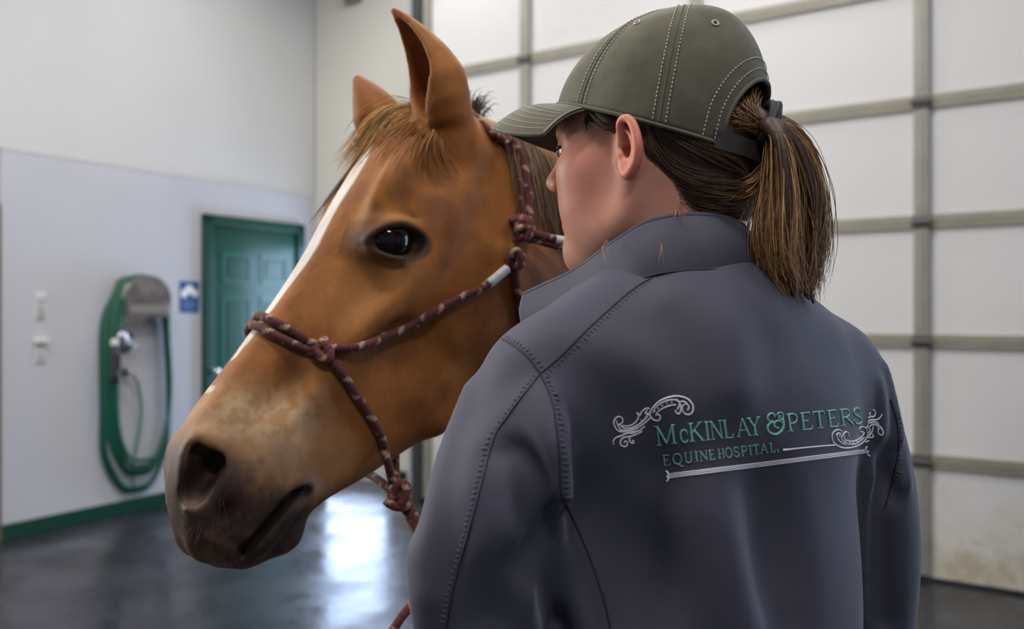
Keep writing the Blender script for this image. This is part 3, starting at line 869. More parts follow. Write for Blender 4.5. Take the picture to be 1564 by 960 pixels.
# nostrils, lips, chin
def hp(px, py, w): return hpix(px, py, w)
for s in (1, -1):
    mir = np.array([1, 1, s])
    nt_ = hp(307, 688, .040); nm_ = hp(316, 716, .049); nb_ = hp(296, 752, .046)
    # flared rim
    rim = [hp(283, 742, .038), hp(285, 710, .036), hp(293, 684, .036), hp(312, 672, .043), hp(334, 690, .053), hp(344, 720, .058), hp(334, 750, .058), hp(310, 771, .054), hp(287, 776, .046)]
    FH.chain([q * mir for q in rim], [.005, .008, .010, .012, .013, .013, .012, .010, .007], k=.014)
    FH.chain([q * mir for q in (nt_, nm_ + [0, 0, -.002], nb_)], [.011, .0185, .0145], 'sub', .005)
    FH.chain([q * mir for q in ((nm_ + nb_) / 2 + [0, 0, .004], (nm_ + nb_) / 2 + [-.02, .008, -.012], (nm_ + nb_) / 2 + [-.055, .016, -.026])], [.017, .017, .012], 'sub', .004)
    FH.chain([q * mir for q in (nm_ + [0, 0, .01], nm_ + [-.03, .012, -.012], nm_ + [-.06, .02, -.03])], [.016, .014, .010], 'sub', .005)
    FH.chain([q * mir for q in (nb_ + [0, 0, .008], hp(285, 758, .045) + [0, 0, .01])], [.012, .006], 'sub', .006)
    FH.chain([q * mir for q in (hp(304, 728, .056), nb_ + [0, -.002, .004], nb_ + [-.02, .004, -.012], nb_ + [-.05, .012, -.026])], [.013, .0125, .012, .008], 'sub', .004)
    # second fold beneath the rim
    FH.chain([q * mir for q in (hs(353, 768, .002), hs(346, 782, .002), hs(335, 796, .002))], [.008, .0115, .005], 'sub', .008)
    FH.chain([q * mir for q in (hs(349, 776, -.008), hs(343, 786, -.012))], [.008, .007], 'sub', .004)
    # swell of the upper lip and cheek of the muzzle
    FH.ell(hp(395, 720, .040) * mir, (.05, .035, .022), None, 'add', .03)
    FH.ell(hp(325, 815, .026) * mir, (.032, .030, .022), None, 'add', .02)
    # soft relief of the cheek muscle above the lips
    FH.ell(hs(468, 600, -.004) * mir, (.030, .014, .010), None, 'add', .03)
    FH.ell(hs(432, 598, .004) * mir, (.022, .012, .008), None, 'sub', .025)
FH.ell(hp(430, 812, 0), (.026, .024, .030), None, 'add', .02)
FH.ell(hp(342, 830, 0.0), (.022, .022, .026), None, 'add', .016)
# mouth: lips parted along a slit that runs round the front
MOUTH = [hs(x, y) for x, y in ((469, 747), (452, 752), (436, 766), (418, 787), (402, 806), (388, 822), (374, 836))]
CRN = [hs(x, y) for x, y in ((484, 733), (478, 752), (474, 772))]
for s in (1, -1):
    mir = np.array([1, 1, s])
    FH.chain([(q + np.array([-.010, -.012, -.003])) * mir for q in MOUTH[1:]], [.005, .007, .008, .008, .008, .008], k=.012)
    FH.chain([(q + np.array([.006, .015, -.006])) * mir for q in MOUTH[1:-1]], [.006, .008, .009, .009, .008], k=.012)
    FH.chain([(q + [0, 0, -.002]) * mir for q in CRN], [.003, .005, .004], k=.008)
for s in (1, -1):
    mir = np.array([1, 1, s])
    FH.chain([(q + [0, 0, .003]) * mir for q in MOUTH], [.002, .0045, .0055, .006, .006, .006, .007], 'sub', .004)
    FH.chain([(q + [-.004, .003, -.010]) * mir for q in MOUTH], [.001, .0045, .006, .0065, .0065, .006, .005], 'sub', .003)
FH.chain([MOUTH[-1], hp(365, 848, 0.0), MOUTH[-1] * np.array([1, 1, -1])], [.005, .0045, .005], 'sub', .006)

# ears: rolled shells
def ear(base, tip, open_dir, wmax, sgn, roll=1.0):
    """leaf-shaped shell; open_dir = where the hollow faces"""
    base = np.array(base, float); tip = np.array(tip, float)
    ax = tip - base; L = np.linalg.norm(ax); ax /= L
    od = np.array(open_dir, float); od -= ax * np.dot(od, ax); od /= np.linalg.norm(od)
    sd = np.cross(ax, od)
    V = []
    for t in np.linspace(0, 1, 56):
        wd = wmax * (np.interp(t, [0, .12, .32, .55, .78, .92, 1], [.74, .94, 1.0, .76, .44, .21, .03]))
        half = math.radians(np.interp(t, [0, .15, .4, .8, 1], [172, 155, 118, 95, 80])) * roll
        c = base + ax * (L * t) - od * (.010 * math.sin(math.pi * t)) + sd * (.014 * t * t) * sgn
        n = max(5, int(2 * half * wd / .004))
        for a in np.linspace(-half, half, n):
            V.append(c + wd * (math.sin(a) * sd - math.cos(a) * od * .9))
    return V
EB_L = hpix(682, 182, .072); ET_L = hpix(605, 8, .066)
EB_R = hpix(586, 212, -.066); ET_R = hpix(557, 115, -.075)
toW = lambda d: np.array(d) @ HR
VL = ear(EB_L, ET_L, toW((-.90, -.50, .12)), .041, -1)
FH.sheet(VL, .0046)
VR = ear(EB_R, ET_R, toW((-.45, .85, .15)), .033, 1)
FH.sheet(VR, .0046)
for b_, t_, sg in ((EB_L, ET_L, 1), (EB_R, ET_R, -1)):
    a_ = (t_ - b_) / np.linalg.norm(t_ - b_)
    FH.chain([b_ - a_ * .035 + [0, .012, -.006 * sg], b_ - a_ * .004 + [0, .016, 0]], [.034, .028], k=.024)
# poll
FH.ell(hpix(655, 190, 0.0), (.05, .03, .045), None, 'add', .03)

# neck: crest, middle and throat lines (world), shared with the body
crest = np.array([h2w((.0, .060, 0)), P(764, 262, 1.27), P(812, 322, 1.40), P(910, 395, 1.60), P(1050, 470, 1.95)])
midn = np.array([h2w((.04, .13, 0)), h2w((-.025, .205, 0)), P(842, 400, 1.42), P(940, 500, 1.62), P(1070, 590, 1.95)])
thro = np.array([h2w((.06, .20, 0)), h2w((-.02, .262, 0)), P(880, 545, 1.40), P(960, 690, 1.58), P(1070, 800, 1.88)])
rc, rm, rt = [.040, .046, .050, .062, .09], [.066, .074, .092, .125, .20], [.040, .055, .075, .12, .20]
for C_, r_ in ((crest, rc), (midn, rm), (thro, rt)):
    FH.chain(w2h(C_), r_, k=.05)
FH.blur(1)
V, Q = FH.mesh(2)
V, Q = largest(V, Q)
hv_local = V
HV = h2w(V)
if np.linalg.det(HR) < 0: Q = Q[:, ::-1]

# coat colours in head coordinates
def sstep(a, b, x): t = np.clip((x - a) / (b - a), 0, 1); return t * t * (3 - 2 * t)
u, v, w = V.T
col = np.tile(np.array([.270, .100, .026]), (len(V), 1))
def mixc(c, f):
    global col
    col = col * (1 - f[:, None]) + np.array(c) * f[:, None]
def blob(px, py, wl, ru, rv=None, rw=None):
    c = hpix(px, py, wl); rv = rv or ru; rw = rw or .06
    return np.exp(-(((u - c[0]) / ru) ** 2 + ((v - c[1]) / rv) ** 2 + ((w - c[2]) / rw) ** 2))
nz = (np.sin(u * 61 + 3 * np.sin(v * 43)) * np.sin(v * 57 + w * 31 + 2 * np.sin(u * 37)) + 1) / 2
mixc((.33, .130, .033), .6 * nz)
mixc((.40, .19, .07), .55 * np.clip(blob(560, 480, .085, .09, .07), 0, 1))            # cheek bone paled, its highlight put into the coat colour
mixc((.15, .052, .016), .75 * sstep(.17, .30, v) * sstep(.62, .40, u) * sstep(-.06, .03, u))                # jowl and throat darkened, under-jaw shade put into the colour
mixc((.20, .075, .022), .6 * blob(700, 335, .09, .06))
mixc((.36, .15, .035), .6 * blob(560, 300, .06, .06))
# mottled coat
rgc = np.random.default_rng(12)
def fbm(X, f0, oct=4):
    out = np.zeros(len(X)); amp = 1.0; tot = 0
    for o in range(oct):
        for k in range(4):
            d_ = rgc.normal(0, 1, 3); d_ /= np.linalg.norm(d_)
            out += amp * np.sin(X @ d_ * f0 * 2 ** o * 6.28 + rgc.uniform(0, 6.28) + 1.5 * np.sin(X @ rgc.normal(0, 1, 3) * f0 * 2 ** o * 3)) / 2
        tot += amp; amp *= .6
    return np.clip(.5 + out / tot * .5, 0, 1)
fb1 = fbm(V, 7.0); fb2 = fbm(V * [1, 1, 1.3], 28.0, 3)
mixc((.13, .046, .014), .50 * sstep(.55, .95, fb1))
mixc((.42, .19, .06), .40 * sstep(.50, .05, fb1))
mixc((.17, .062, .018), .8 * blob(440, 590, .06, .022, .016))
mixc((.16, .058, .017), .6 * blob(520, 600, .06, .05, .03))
# mealy muzzle: tan, then grey, then dark skin
mz = sstep(.44, .53, u + .25 * v + .012 * np.sin(w * 90 + u * 50))
mixc((.34, .185, .085), .75 * mz)
mixc((.46, .33, .21), np.clip(1.1 * blob(438, 652, .06, .045, .035) + .8 * blob(380, 630, .06, .03, .035) + .5 * blob(340, 640, .05, .03, .03), 0, 1) * (.35 + .65 * sstep(.35, .65, fb2)))
mixc((.24, .15, .10), .8 * blob(420, 700, .06, .035, .035))
dk = sstep(.525, .575, u + .16 * v + .022 * (fb2 - .5))
mixc((.038, .023, .021), .97 * dk)
mixc((.13, .085, .068), dk * .55 * sstep(.55, .9, fb2))
mixc((.030, .018, .018), np.clip(1.25 * blob(312, 722, .05, .040, .030), 0, 1))  # nostril hollow darkened, its shade put into the colour
mixc((.028, .017, .018), np.clip(1.1 * blob(345, 784, .06, .016, .014, .03), 0, 1))  # fold beneath the rim darkened the same way, shade as colour
mixc((.15, .10, .08), .8 * blob(300, 776, .05, .012, .014))
mixc((.028, .018, .019), np.clip(1.2 * blob(432, 800, .04, .05, .026), 0, 1) * .9)
mixc((.24, .14, .07), .8 * sstep(.3, .9, blob(312, 848, .0, .022, .035)) * (.5 + .5 * fb2))                           # tan edge of the upper lip
mixc((.34, .23, .19), .8 * blob(486, 740, .05, .010, .022))                           # pale mouth corner
dm = np.full(len(V), 1.0)
mp_ = resample(MOUTH, 40)
for q in mp_: dm = np.minimum(dm, np.sqrt((u - q[0]) ** 2 + (v - q[1]) ** 2 + (np.abs(w) - q[2] + .003) ** 2))
mixc((.012, .008, .009), sstep(.0115, .006, dm))
# the narrow white blaze down the middle of the face, and a snip lower down
bw = np.interp(u, [.10, .13, .17, .24, .30, .36, .40, .43, .445], [0, .018, .024, .018, .0145, .0125, .009, .004, 0])
bz = sstep(1.15, .85, np.abs(w - .003 + .003 * np.sin(u * 40)) / np.maximum(bw, 1e-4)) * (v < .05) * (bw > 0)
mixc((.72, .66, .60), .95 * bz)
mixc((.62, .54, .47), .9 * sstep(1.2, .6, np.hypot((u - hpix(316, 592, 0)[0]) / .006, (w - .004) / .013)) * (v < .06))
# dark rims of the eyes, insides of the ears
for s in (1, -1):
    q = np.stack([u, v, w], 1) - EC * np.array([1, 1, s])
    x = q @ (e1 * np.array([1, 1, s])); y = q @ (e2 * np.array([1, 1, s]))
    er = np.hypot(x / .0405, (y + .002) / .0255)
    near = (np.abs(w) > .05) & (w * s > 0)
    mixc((.028, .018, .016), .95 * sstep(1.06, .90, er) * near)
    mixc((.075, .038, .022), .55 * sstep(1.5, 1.0, np.hypot((x + .020) / .034, (y + .004) / .022)) * near)
    mixc((.36, .19, .075), .7 * np.exp(-((x / .030) ** 2 + ((y - .029) / .005) ** 2)) * near)
    mixc((.33, .20, .10), .6 * np.exp(-(((x - .004) / .026) ** 2 + ((y + .033) / .006) ** 2)) * near)
inl = np.exp(-(((V - (EB_L + (ET_L - EB_L) * .40)) / .05) ** 2).sum(1))
col = col * np.array([1.0, .93, .82]) * (1 - bz[:, None]) + col * bz[:, None]
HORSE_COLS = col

horse = empty('horse', (0.55, 2.2, 0.0))
tag(horse, 'chestnut horse with a narrow white blaze, wearing a rope halter', 'horse')
M_coat = mat_attr('chestnut_coat', .58, .20, 34, (1, 1, .45), .35, 380, .20, .10, (1, .62, .35))
# body and legs, coarser, continuing the same neck
FB = Field((-.35, 1.15, -.005), (1.75, 3.95, 1.75), .0185)
for C_, r_ in ((crest, rc), (midn, rm), (thro, rt)):
    FB.chain(C_, [x - .006 for x in r_], k=.07)
ba = np.array([.47, 2.02, 1.06]); bb = np.array([.80, 3.42, 1.08])
bd = (bb - ba) / np.linalg.norm(bb - ba); bl = np.array([-bd[1], bd[0], 0]); bl /= np.linalg.norm(bl)
FB.chain([ba + [0, 0, .02], ba * .72 + bb * .28 + [0, 0, -.02], ba * .42 + bb * .58 + [0, 0, -.02], bb + [0, 0, .02]], [.25, .285, .29, .255], k=.12)
FB.chain([P(1050, 470, 1.95), ba + bd * .12 + [0, 0, .24], ba + bd * .5 + [0, 0, .22], bb + [0, 0, .21]], [.09, .085, .09, .12], k=.12)
FB.ell(ba - bd * .12 + [0, 0, -.02], (.20, .20, .23), None, 'add', .1)
for s in (1, -1):
    o_ = bl * .16 * s
    f0 = ba + o_ - bd * .05
    FB.chain([f0 + [0, 0, -.02], f0 + [0, 0, -.30]], [.15, .10], k=.08)
    FB.chain([f0 + [0, 0, -.30], f0 + [0, 0, -.58] - bd * .01, f0 + [0, 0, -.62], f0 + [0, 0, -.90], f0 + [0, 0, -.95], f0 + [0, 0, -1.03] - bd * .04], [.085, .052, .055, .036, .046, .048], k=.02)
    FB.chain([f0 + [0, 0, -1.02] - bd * .045, f0 + [0, 0, -1.08] - bd * .06], [.052, .068], k=.01)
    h0 = bb + o_ * .95
    FB.chain([h0 + [0, 0, .05], h0 + [0, 0, -.22] - bd * .10, h0 + [0, 0, -.34] - bd * .02], [.20, .15, .10], k=.08)
    FB.chain([h0 + [0, 0, -.34] - bd * .02, h0 + [0, 0, -.56] + bd * .15, h0 + [0, 0, -.64] + bd * .155, h0 + [0, 0, -.92] + bd * .13, h0 + [0, 0, -.97] + bd * .12, h0 + [0, 0, -1.05] + bd * .08], [.095, .055, .058, .038, .048, .05], k=.02)
    FB.chain([h0 + [0, 0, -1.04] + bd * .08, h0 + [0, 0, -1.10] + bd * .06], [.052, .068], k=.01)
FB.blur(1)
BV, BQ = FB.mesh(3); BV, BQ = largest(BV, BQ)
BV[:, 2] = np.maximum(BV[:, 2], 0.0)
bcol = np.tile(np.array([.27, .100, .026]) * np.array([1.0, .93, .82]), (len(BV), 1))
bf1 = fbm(BV, 3.0, 3); bcol = bcol * (.8 + .4 * bf1[:, None])
bcol[BV[:, 2] < .09] = (.06, .05, .045)
# drop the part of the coarse neck that lies inside the finely modelled head
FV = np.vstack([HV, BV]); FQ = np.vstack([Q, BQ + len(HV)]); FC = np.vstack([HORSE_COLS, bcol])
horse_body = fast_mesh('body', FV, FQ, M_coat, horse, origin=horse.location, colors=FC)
HT = bvh(HV, Q)
# eyeballs
M_heye = mat('horse_eye', (.008, .004, .004), .06, spec=.35)
for s in (1, -1):
    bm = bmesh.new(); bmesh.ops.create_uvsphere(bm, u_segments=32, v_segments=20, radius=ER * 1.02)
    vv = np.array([tuple(q.co) for q in bm.verts]); ff = [[q.index for q in p.verts] for p in bm.faces]; bm.free()
    c_ = h2w((EC + e3 * .0028) * np.array([1, 1, s]))
    mesh_obj('eye', vv + c_, ff, M_heye, horse, True, origin=c_)
# tail
tail0 = bb + bd * .27 + np.array([0, 0, .20])

# ---- hair tufts
def strands(name, guides, n, r, spread, parent, mt, cols, seg=14, taper=.25, sides=3, wob=0.0, origin=None, seed=1, jitter_end=0.0, minlen=.72):
    """hair: strands interpolated between neighbouring guide curves"""
    rg = np.random.default_rng(seed)
    Gd = np.stack([resample(g, seg) for g in guides])
    nv = []; nf = []; nc = []
    cols = np.array(cols, float)
    for i in range(n):
        a = rg.uniform(0, max(len(Gd) - 1.0001, 1e-6)); k = int(a); t = a - k
        c = Gd[k] * (1 - t) + Gd[min(k + 1, len(Gd) - 1)] * t
        s = np.linspace(0, 1, seg)[:, None]
        off = rg.normal(0, 1, 3); off2 = rg.normal(0, 1, 3)
        sp = spread if np.isscalar(spread) else np.interp(s[:, 0], np.linspace(0, 1, len(spread)), spread)[:, None]
        c = c + off * sp + off2 * sp * .6 * (s ** 2) + jitter_end * rg.normal(0, 1, 3) * s ** 3
        if wob: c = c + wob * np.sin(s * rg.uniform(4, 10) + rg.uniform(0, 6)) * rg.normal(0, 1, 3) * s
        ln = rg.uniform(minlen, 1.0) if jitter_end >= 0 else 1.0
        m = max(4, int(seg * ln)); c = c[:m]
        rad = r * rg.uniform(.6, 1.3) * np.interp(np.linspace(0, 1, m), [0, .15, .6, 1], [.75, 1, .85, taper])
        vv, ff = sweep(c, rad, sides, False)
        b0 = sum(len(x) for x in nv) if False else strands._n
        nv.append(vv); nf.append(np.array(ff) + b0); strands._n += len(vv)
        cc = cols[rg.integers(len(cols))] * rg.uniform(.75, 1.25)
        nc.append(np.tile(cc, (len(vv), 1)))
    V_ = np.vstack(nv); Q_ = np.vstack(nf); C_ = np.vstack(nc); strands._n = 0
    return fast_mesh(name, V_, Q_, mt, parent, origin=origin, colors=C_)
strands._n = 0
M_mane = mat_attr('horse_hair', .5, .1, 80, spec=.22, aniso=.3)
HG = [(.52, .30, .10), (.60, .38, .15), (.42, .20, .055), (.36, .16, .045), (.55, .36, .16)]
def hl(px, py, w, lift=.0):
    q = hpix(px, py, w); return h2w(q + [0, -lift, 0])
def skin(px, py, lift=.006):
    p, n_ = pix_on(HT, px, py, lift)
    return p
FORE = [
 [hl(640, 166, .01), hl(610, 172, -.005, .008), hl(578, 196, -.02, .012), hl(552, 224, -.03, .01), hl(530, 250, -.035, .006)],
 [hl(638, 164, .012), hl(606, 178, 0, .008), hl(578, 206, -.01, .01), hl(556, 236, -.018, .006), hl(520, 284, -.03, .004)],
 [hl(636, 168, .015), hl(612, 186, .01, .006), hl(590, 214, .006, .006), hl(572, 240, .006, .004), hl(556, 262, .004, .003)],
 [hl(640, 170, .02), hl(618, 192, .02, .004), hl(606, 222, .024, .006), hl(612, 250, .035, .004), hl(628, 268, .045, .003)],
 [hl(648, 172, .024), hl(628, 196, .03, .004), hl(622, 224, .04, .006), hl(640, 250, .052, .005), hl(668, 274, .062, .004)],
]
strands('forelock', FORE, 800, .0006, [.003, .006, .008, .009], horse, M_mane, HG, 16, .2, 3, .002, seed=4, origin=FORE[0][0])
strands('forelock_wisp', [[hl(590, 196, -.03, .01), hl(560, 236, -.035, .008), hl(532, 268, -.035, .004), hl(500, 310, -.028, .003), hl(466, 352, -.022, .002)],
                          [hl(585, 200, -.03, .01), hl(562, 238, -.034, .008), hl(534, 270, -.034, .004), hl(502, 312, -.027, .003), hl(472, 348, -.02, .002)]], 26, .0007, [.001, .002, .003, .003], horse, M_mane, [(.10, .055, .03), (.2, .1, .05)], 16, .2, 3, seed=5, origin=FORE[0][0])
def fsk(*pix, lift=.003):
    out = []
    for a_, b_ in pix:
        p_, n_ = pix_on(HT, a_, b_, lift)
        if p_ is not None: out.append(p_)
    return out
FS = [fsk((628, 188), (598, 206), (572, 234), (552, 262), (540, 284)), fsk((632, 192), (606, 214), (584, 244), (570, 274), (560, 296)), fsk((640, 200), (620, 220), (606, 246), (600, 274), (604, 298)),
      fsk((650, 206), (636, 226), (630, 250), (640, 276), (656, 296)), fsk((662, 212), (656, 234), (662, 258), (682, 280), (706, 292)), fsk((676, 218), (682, 240), (698, 262), (722, 276), (742, 282))]
strands('forehead_hair', FS, 260, .00045, [.006, .008, .010, .012], horse, M_mane, [(.36, .16, .045), (.46, .25, .08), (.30, .12, .032), (.26, .095, .025), (.32, .135, .038)], 14, .15, 3, .003, minlen=.3, seed=41, origin=FORE[0][0])
# mane along the crest, falling on the near side of the neck, with a dark tuft behind the ear
NT = bvh(FV, FQ)
def onneck(px, py, lift, Yd):
    p_, n_ = pix_on(NT, px, py, lift)
    return P(px, py, Yd) if p_ is None else p_
MG = []
for k, (x0, y0) in enumerate(((768, 186), (786, 196), (806, 210), (826, 226), (846, 246), (866, 268), (890, 300))):
    Yk = 1.28 + .045 * k
    MG.append([onneck(x0, y0 + 12, .004, Yk), onneck(x0 + 6, y0 + 34, .007, Yk), onneck(x0 + 16, y0 + 75, .007, Yk), onneck(x0 + 24, y0 + 120, .006, Yk), onneck(x0 + 28, y0 + 165, .005, Yk)])
hleft = np.array([.9, -.43, 0])
for t in np.linspace(.55, 1, 7):
    c0 = resample(crest, 60)[int(t * 59)]
    MG.append([c0 + [0, 0, .055 + .03 * t], c0 + hleft * (.055 + .04 * t) + [0, 0, .05], c0 + hleft * (.085 + .06 * t) + [0, 0, -.03], c0 + hleft * (.10 + .08 * t) + [0, 0, -.12], c0 + hleft * (.105 + .09 * t) + [0, 0, -.20]])
strands('mane', MG, 1800, .0007, [.003, .005, .006, .008], horse, M_mane, [(.20, .12, .075), (.16, .095, .06), (.28, .18, .11), (.12, .075, .05), (.24, .13, .07)], 14, .3, 3, .002, seed=6, origin=crest[2])
TF = [[hl(720, 170, .015), hl(735, 160, .012, .012), hl(748, 166, .008, .016)], [hl(728, 178, .015), hl(744, 172, .012, .01), hl(756, 184, .01, .012)]]
strands('poll_tuft', TF, 90, .0008, [.004, .007, .010], horse, M_mane, [(.05, .03, .022), (.09, .05, .03)], 8, .3, 3, .002, seed=8, origin=TF[0][0])
TL = [[tail0 + bl * k * .03, tail0 + bd * .06 + bl * k * .04 - np.array([0, 0, .12]), tail0 + bd * .06 + bl * k * .06 - np.array([0, 0, .45]), tail0 + bd * .03 + bl * k * .05 - np.array([0, 0, .85])] for k in (-1, 0, 1)]
strands('tail', TL, 260, .0016, [.008, .015, .02], horse, M_mane, HG, 12, .3, 3, .01, seed=9, origin=tail0)

WK = []
rgw = np.random.default_rng(5)
wv_, wq_, wc_, nw_ = [], [], [], 0
for (px_, py_, dx, dy, k) in ((300, 800, -6, 40, 5), (330, 770, -4, 50, 4), (470, 790, 30, 40, 8), (440, 820, 20, 30, 6), (490, 760, 26, 30, 8), (360, 845, 0, 20, 4), (268, 760, -14, 14, 4)):
    for i in range(k):
        q, n_ = pix_on(HT, px_ + rgw.uniform(-14, 14), py_ + rgw.uniform(-12, 12), -.001)
        if q is None: continue
        L = rgw.uniform(.5, 1.2) / 1250
        e_ = q + np.array([dx + rgw.uniform(-8, 8), 0, -(dy + rgw.uniform(-10, 10))]) * L + n_ * .012
        v_, f_ = sweep(resample([q, (q + e_) / 2 + n_ * .006, e_], 7), np.linspace(.00012, .00006, 7), 3, False)
        wv_.append(v_); wq_.append(np.array(f_) + nw_); nw_ += len(v_); wc_.append(np.tile((.10, .075, .06), (len(v_), 1)))
WHK = fast_mesh('whiskers', np.vstack(wv_), np.vstack(wq_), M_mane, horse, origin=horse.location, colors=np.vstack(wc_))
WHK['kind'] = 'stuff'
# ------------------------------------------------------------------ the woman
WH = np.array([.148, .875, 1.554])                       # point between her ears
th_ = math.radians(30); pt_ = math.radians(2)
wf = np.array([-math.cos(th_) * math.cos(pt_), math.sin(th_) * math.cos(pt_), -math.sin(pt_)])
wl_ = np.cross([0, 0, 1.0], wf); wl_ /= np.linalg.norm(wl_)
wu = np.cross(wf, wl_)
WR = np.stack([wf, wl_, wu], 1)
def c2w(q): return np.asarray(q) @ WR.T + WH
def w2c(q): return (np.asarray(q) - WH) @ WR
def cpix(px, py, y):
    d = np.array([(px - CX) / FPX, 1, (HY - py) / FPX]); o = WH - np.array([0, 0, CAMH])
    s = np.linalg.solve(np.stack([WR[:, 0], WR[:, 2], -d], 1), -(o + y * WR[:, 1]))
    return np.array([s[0], y, s[1]])
person = empty('person', (.19, .86, 0.0))
tag(person, 'woman seen from behind in a dark grey jacket and olive cap, facing the horse', 'person')
PO = person.location

FW = Field((-.13, -.10, -.27), (.14, .112, .16), .0017)
FW.ell((-.008, 0, .045), (.087, .073, .088), None, 'add', 0)
FW.ell((.045, 0, -.012), (.050, .060, .082), None, 'add', .03)
FW.ell((.042, 0, .052), (.046, .052, .040), None, 'add', .03)
FW.ell((.048, 0, -.060), (.046, .044, .045), None, 'add', .03)
for s in (1, -1):
    FW.ell((.058, s * .046, -.008), (.030, .022, .022), None, 'add', .025)
    FW.ell((.050, s * .040, -.045), (.036, .024, .036), None, 'add', .025)
    FW.chain([(-.004, s * .057, -.018), (.004, s * .056, -.055), (.026, s * .048, -.074), (.058, s * .030, -.088), (.080, s * .010, -.095)], [.014, .016, .015, .014, .014], k=.03)
    FW.chain([(.070, s * .052, .030), (.088, s * .030, .034), (.096, s * .010, .030)], [.008, .010, .009], k=.018)
    FW.ell((.101, s * .032, .016), (.016, .017, .011), None, 'sub', .014)
    FW.ell((.079, s * .033, .015), .0135, None, 'add', .003)
    FW.ell((.107, s * .011, -.015), (.009, .008, .007), None, 'add', .007)
    FW.ell((.111, s * .006, -.023), (.004, .0035, .005), None, 'sub', .003)
    FW.chain([(-.026, s * .046, -.035), (-.022, s * .048, -.09), (.0, s * .036, -.155)], [.012, .014, .012], k=.025)
FW.chain([(.093, 0, .034), (.102, 0, .016), (.111, 0, .001), (.1175, 0, -.009)], [.0085, .008, .0085, .0095], k=.012)
FW.chain([(.086, .024, -.050), (.098, .012, -.045), (.1035, 0, -.0445), (.098, -.012, -.045), (.086, -.024, -.050)], [.003, .0058, .0065, .0058, .003], k=.008)
FW.chain([(.086, .023, -.0525), (.096, .012, -.0575), (.101, 0, -.059), (.096, -.012, -.0575), (.086, -.023, -.0525)], [.003, .006, .007, .006, .003], k=.008)
FW.chain([(.090, .026, -.0512), (.104, .01, -.0512), (.109, 0, -.0512), (.104, -.01, -.0512), (.090, -.026, -.0512)], .0014, 'sub', .003)
FW.ell((.081, 0, -.085), (.019, .020, .018), None, 'add', .02)
nb = w2c(np.array([.178, .842, 1.40])); nb2 = w2c(np.array([.188, .84, 1.31]))
FW.chain([(-.030, 0, -.01), (-.034, .002, -.07), nb, nb2], [.060, .055, .056, .062], k=.03)
FW.ell((.012, .0, -.085), (.05, .035, .045), None, 'add', .03)
# ear
E = lambda px, py, y: cpix(px, py, y)
FW.ell(E(961, 222, .073), (.015, .010, .026), None, 'add', .008)
FW.ell(E(959, 220, .087), (.0105, .011, .020), None, 'sub', .003)
FW.ell(E(955, 232, .082), (.0065, .014, .0085), None, 'sub', .003)
FW.chain([E(949, 214, .077), E(946, 198, .083), E(947, 187, .086), E(954, 180, .088), E(963, 184, .090), E(970, 199, .092), E(974, 222, .093), E(972, 244, .091), E(966, 258, .088), E(960, 266, .085), E(955, 264, .082), E(952, 256, .079)],
         [.003, .0035, .0040, .0042, .0044, .0048, .0050, .0052, .0056, .0062, .0060, .0045], k=.004)
FW.chain([E(958, 199, .083), E(966, 212, .086), E(969, 228, .087), E(965, 243, .086), E(957, 250, .083)], [.0022, .0032, .0036, .0034, .003], k=.004)
FW.ell(E(948, 238, .080), (.0042, .0045, .0055), None, 'add', .004)
FW.ell(E(958, 252, .080), (.008, .005, .006), None, 'add', .006)
m1 = np.array([1, -1, 1])
FW.chain([E(944, 214, .077) * m1, E(942, 183, .088) * m1, E(965, 181, .093) * m1, E(979, 222, .096) * m1, E(970, 262, .089) * m1, E(950, 262, .078) * m1], .005, k=.004)
FW.ell(E(961, 222, .078) * m1, (.018, .007, .026), None, 'add', .006)
FW.blur(1)
V, Q = FW.mesh(1); V, Q = largest(V, Q)
x, y, z = V.T
sk = np.tile(np.array([.60, .275, .195]), (len(V), 1))
def smix(c, f):
    global sk
    sk = sk * (1 - f[:, None]) + np.array(c) * f[:, None]
g3 = lambda c, r: np.exp(-(((V - np.array(c)) / np.array(r)) ** 2).sum(1))
smix((.64, .25, .18), .7 * g3((.06, .05, -.02), (.04, .04, .04)))
smix((.66, .38, .25), .8 * sstep(-.05, -.12, z))
smix((.68, .23, .16), .8 * sstep(.079, .088, np.abs(y)))
smix((.42, .14, .11), .8 * g3((.104, 0, -.052), (.012, .024, .011)))
smix((.55, .22, .16), .5 * g3((.115, 0, -.01), (.015, .02, .02)))
smix((.16, .07, .05), .85 * np.clip(g3((.0885, .034, .0275), (.010, .018, .0035)), 0, 1))
M_skin = mat_attr('skin', .48, .05, 60, bump=.08, bscale=700, spec=.35, sss=.35, sss_r=(1, .3, .16), sss_scale=.008)
body = fast_mesh('body', c2w(V), Q, M_skin, person, origin=PO, colors=sk)
WT = bvh(c2w(V), Q)
M_eyew = mat('eye_white', (.24, .22, .22), .2); M_iris = mat('iris', (.03, .05, .07), .1)
for s in (1, -1):
    mb = MB(); prof = [(.0124 * math.sin(a), -.0124 * math.cos(a)) for a in np.linspace(.05, math.pi - .05, 14)]
    mb.lathe(prof, c2w((.0815, s * .033, .0155)), wf, 18); eo = mb.build('eye', M_eyew, body, True, origin=PO)
    mb = MB(); mb.lathe([(.0058, .0112), (.0056, .0126), (.002, .0131)], c2w((.0815, s * .033, .0155)), wf, 16); mb.build('iris', M_iris, body, True, origin=PO)
    lash = [c2w((.0815 + .0128 * math.cos(a), s * (.033 + .0135 * math.sin(a)), .0190)) for a in np.linspace(-1.1, 1.1, 9)]
    mb = MB(); mb.tube(lash, .0016, 5); mb.build('eyelash', M_black, body, True, origin=PO)

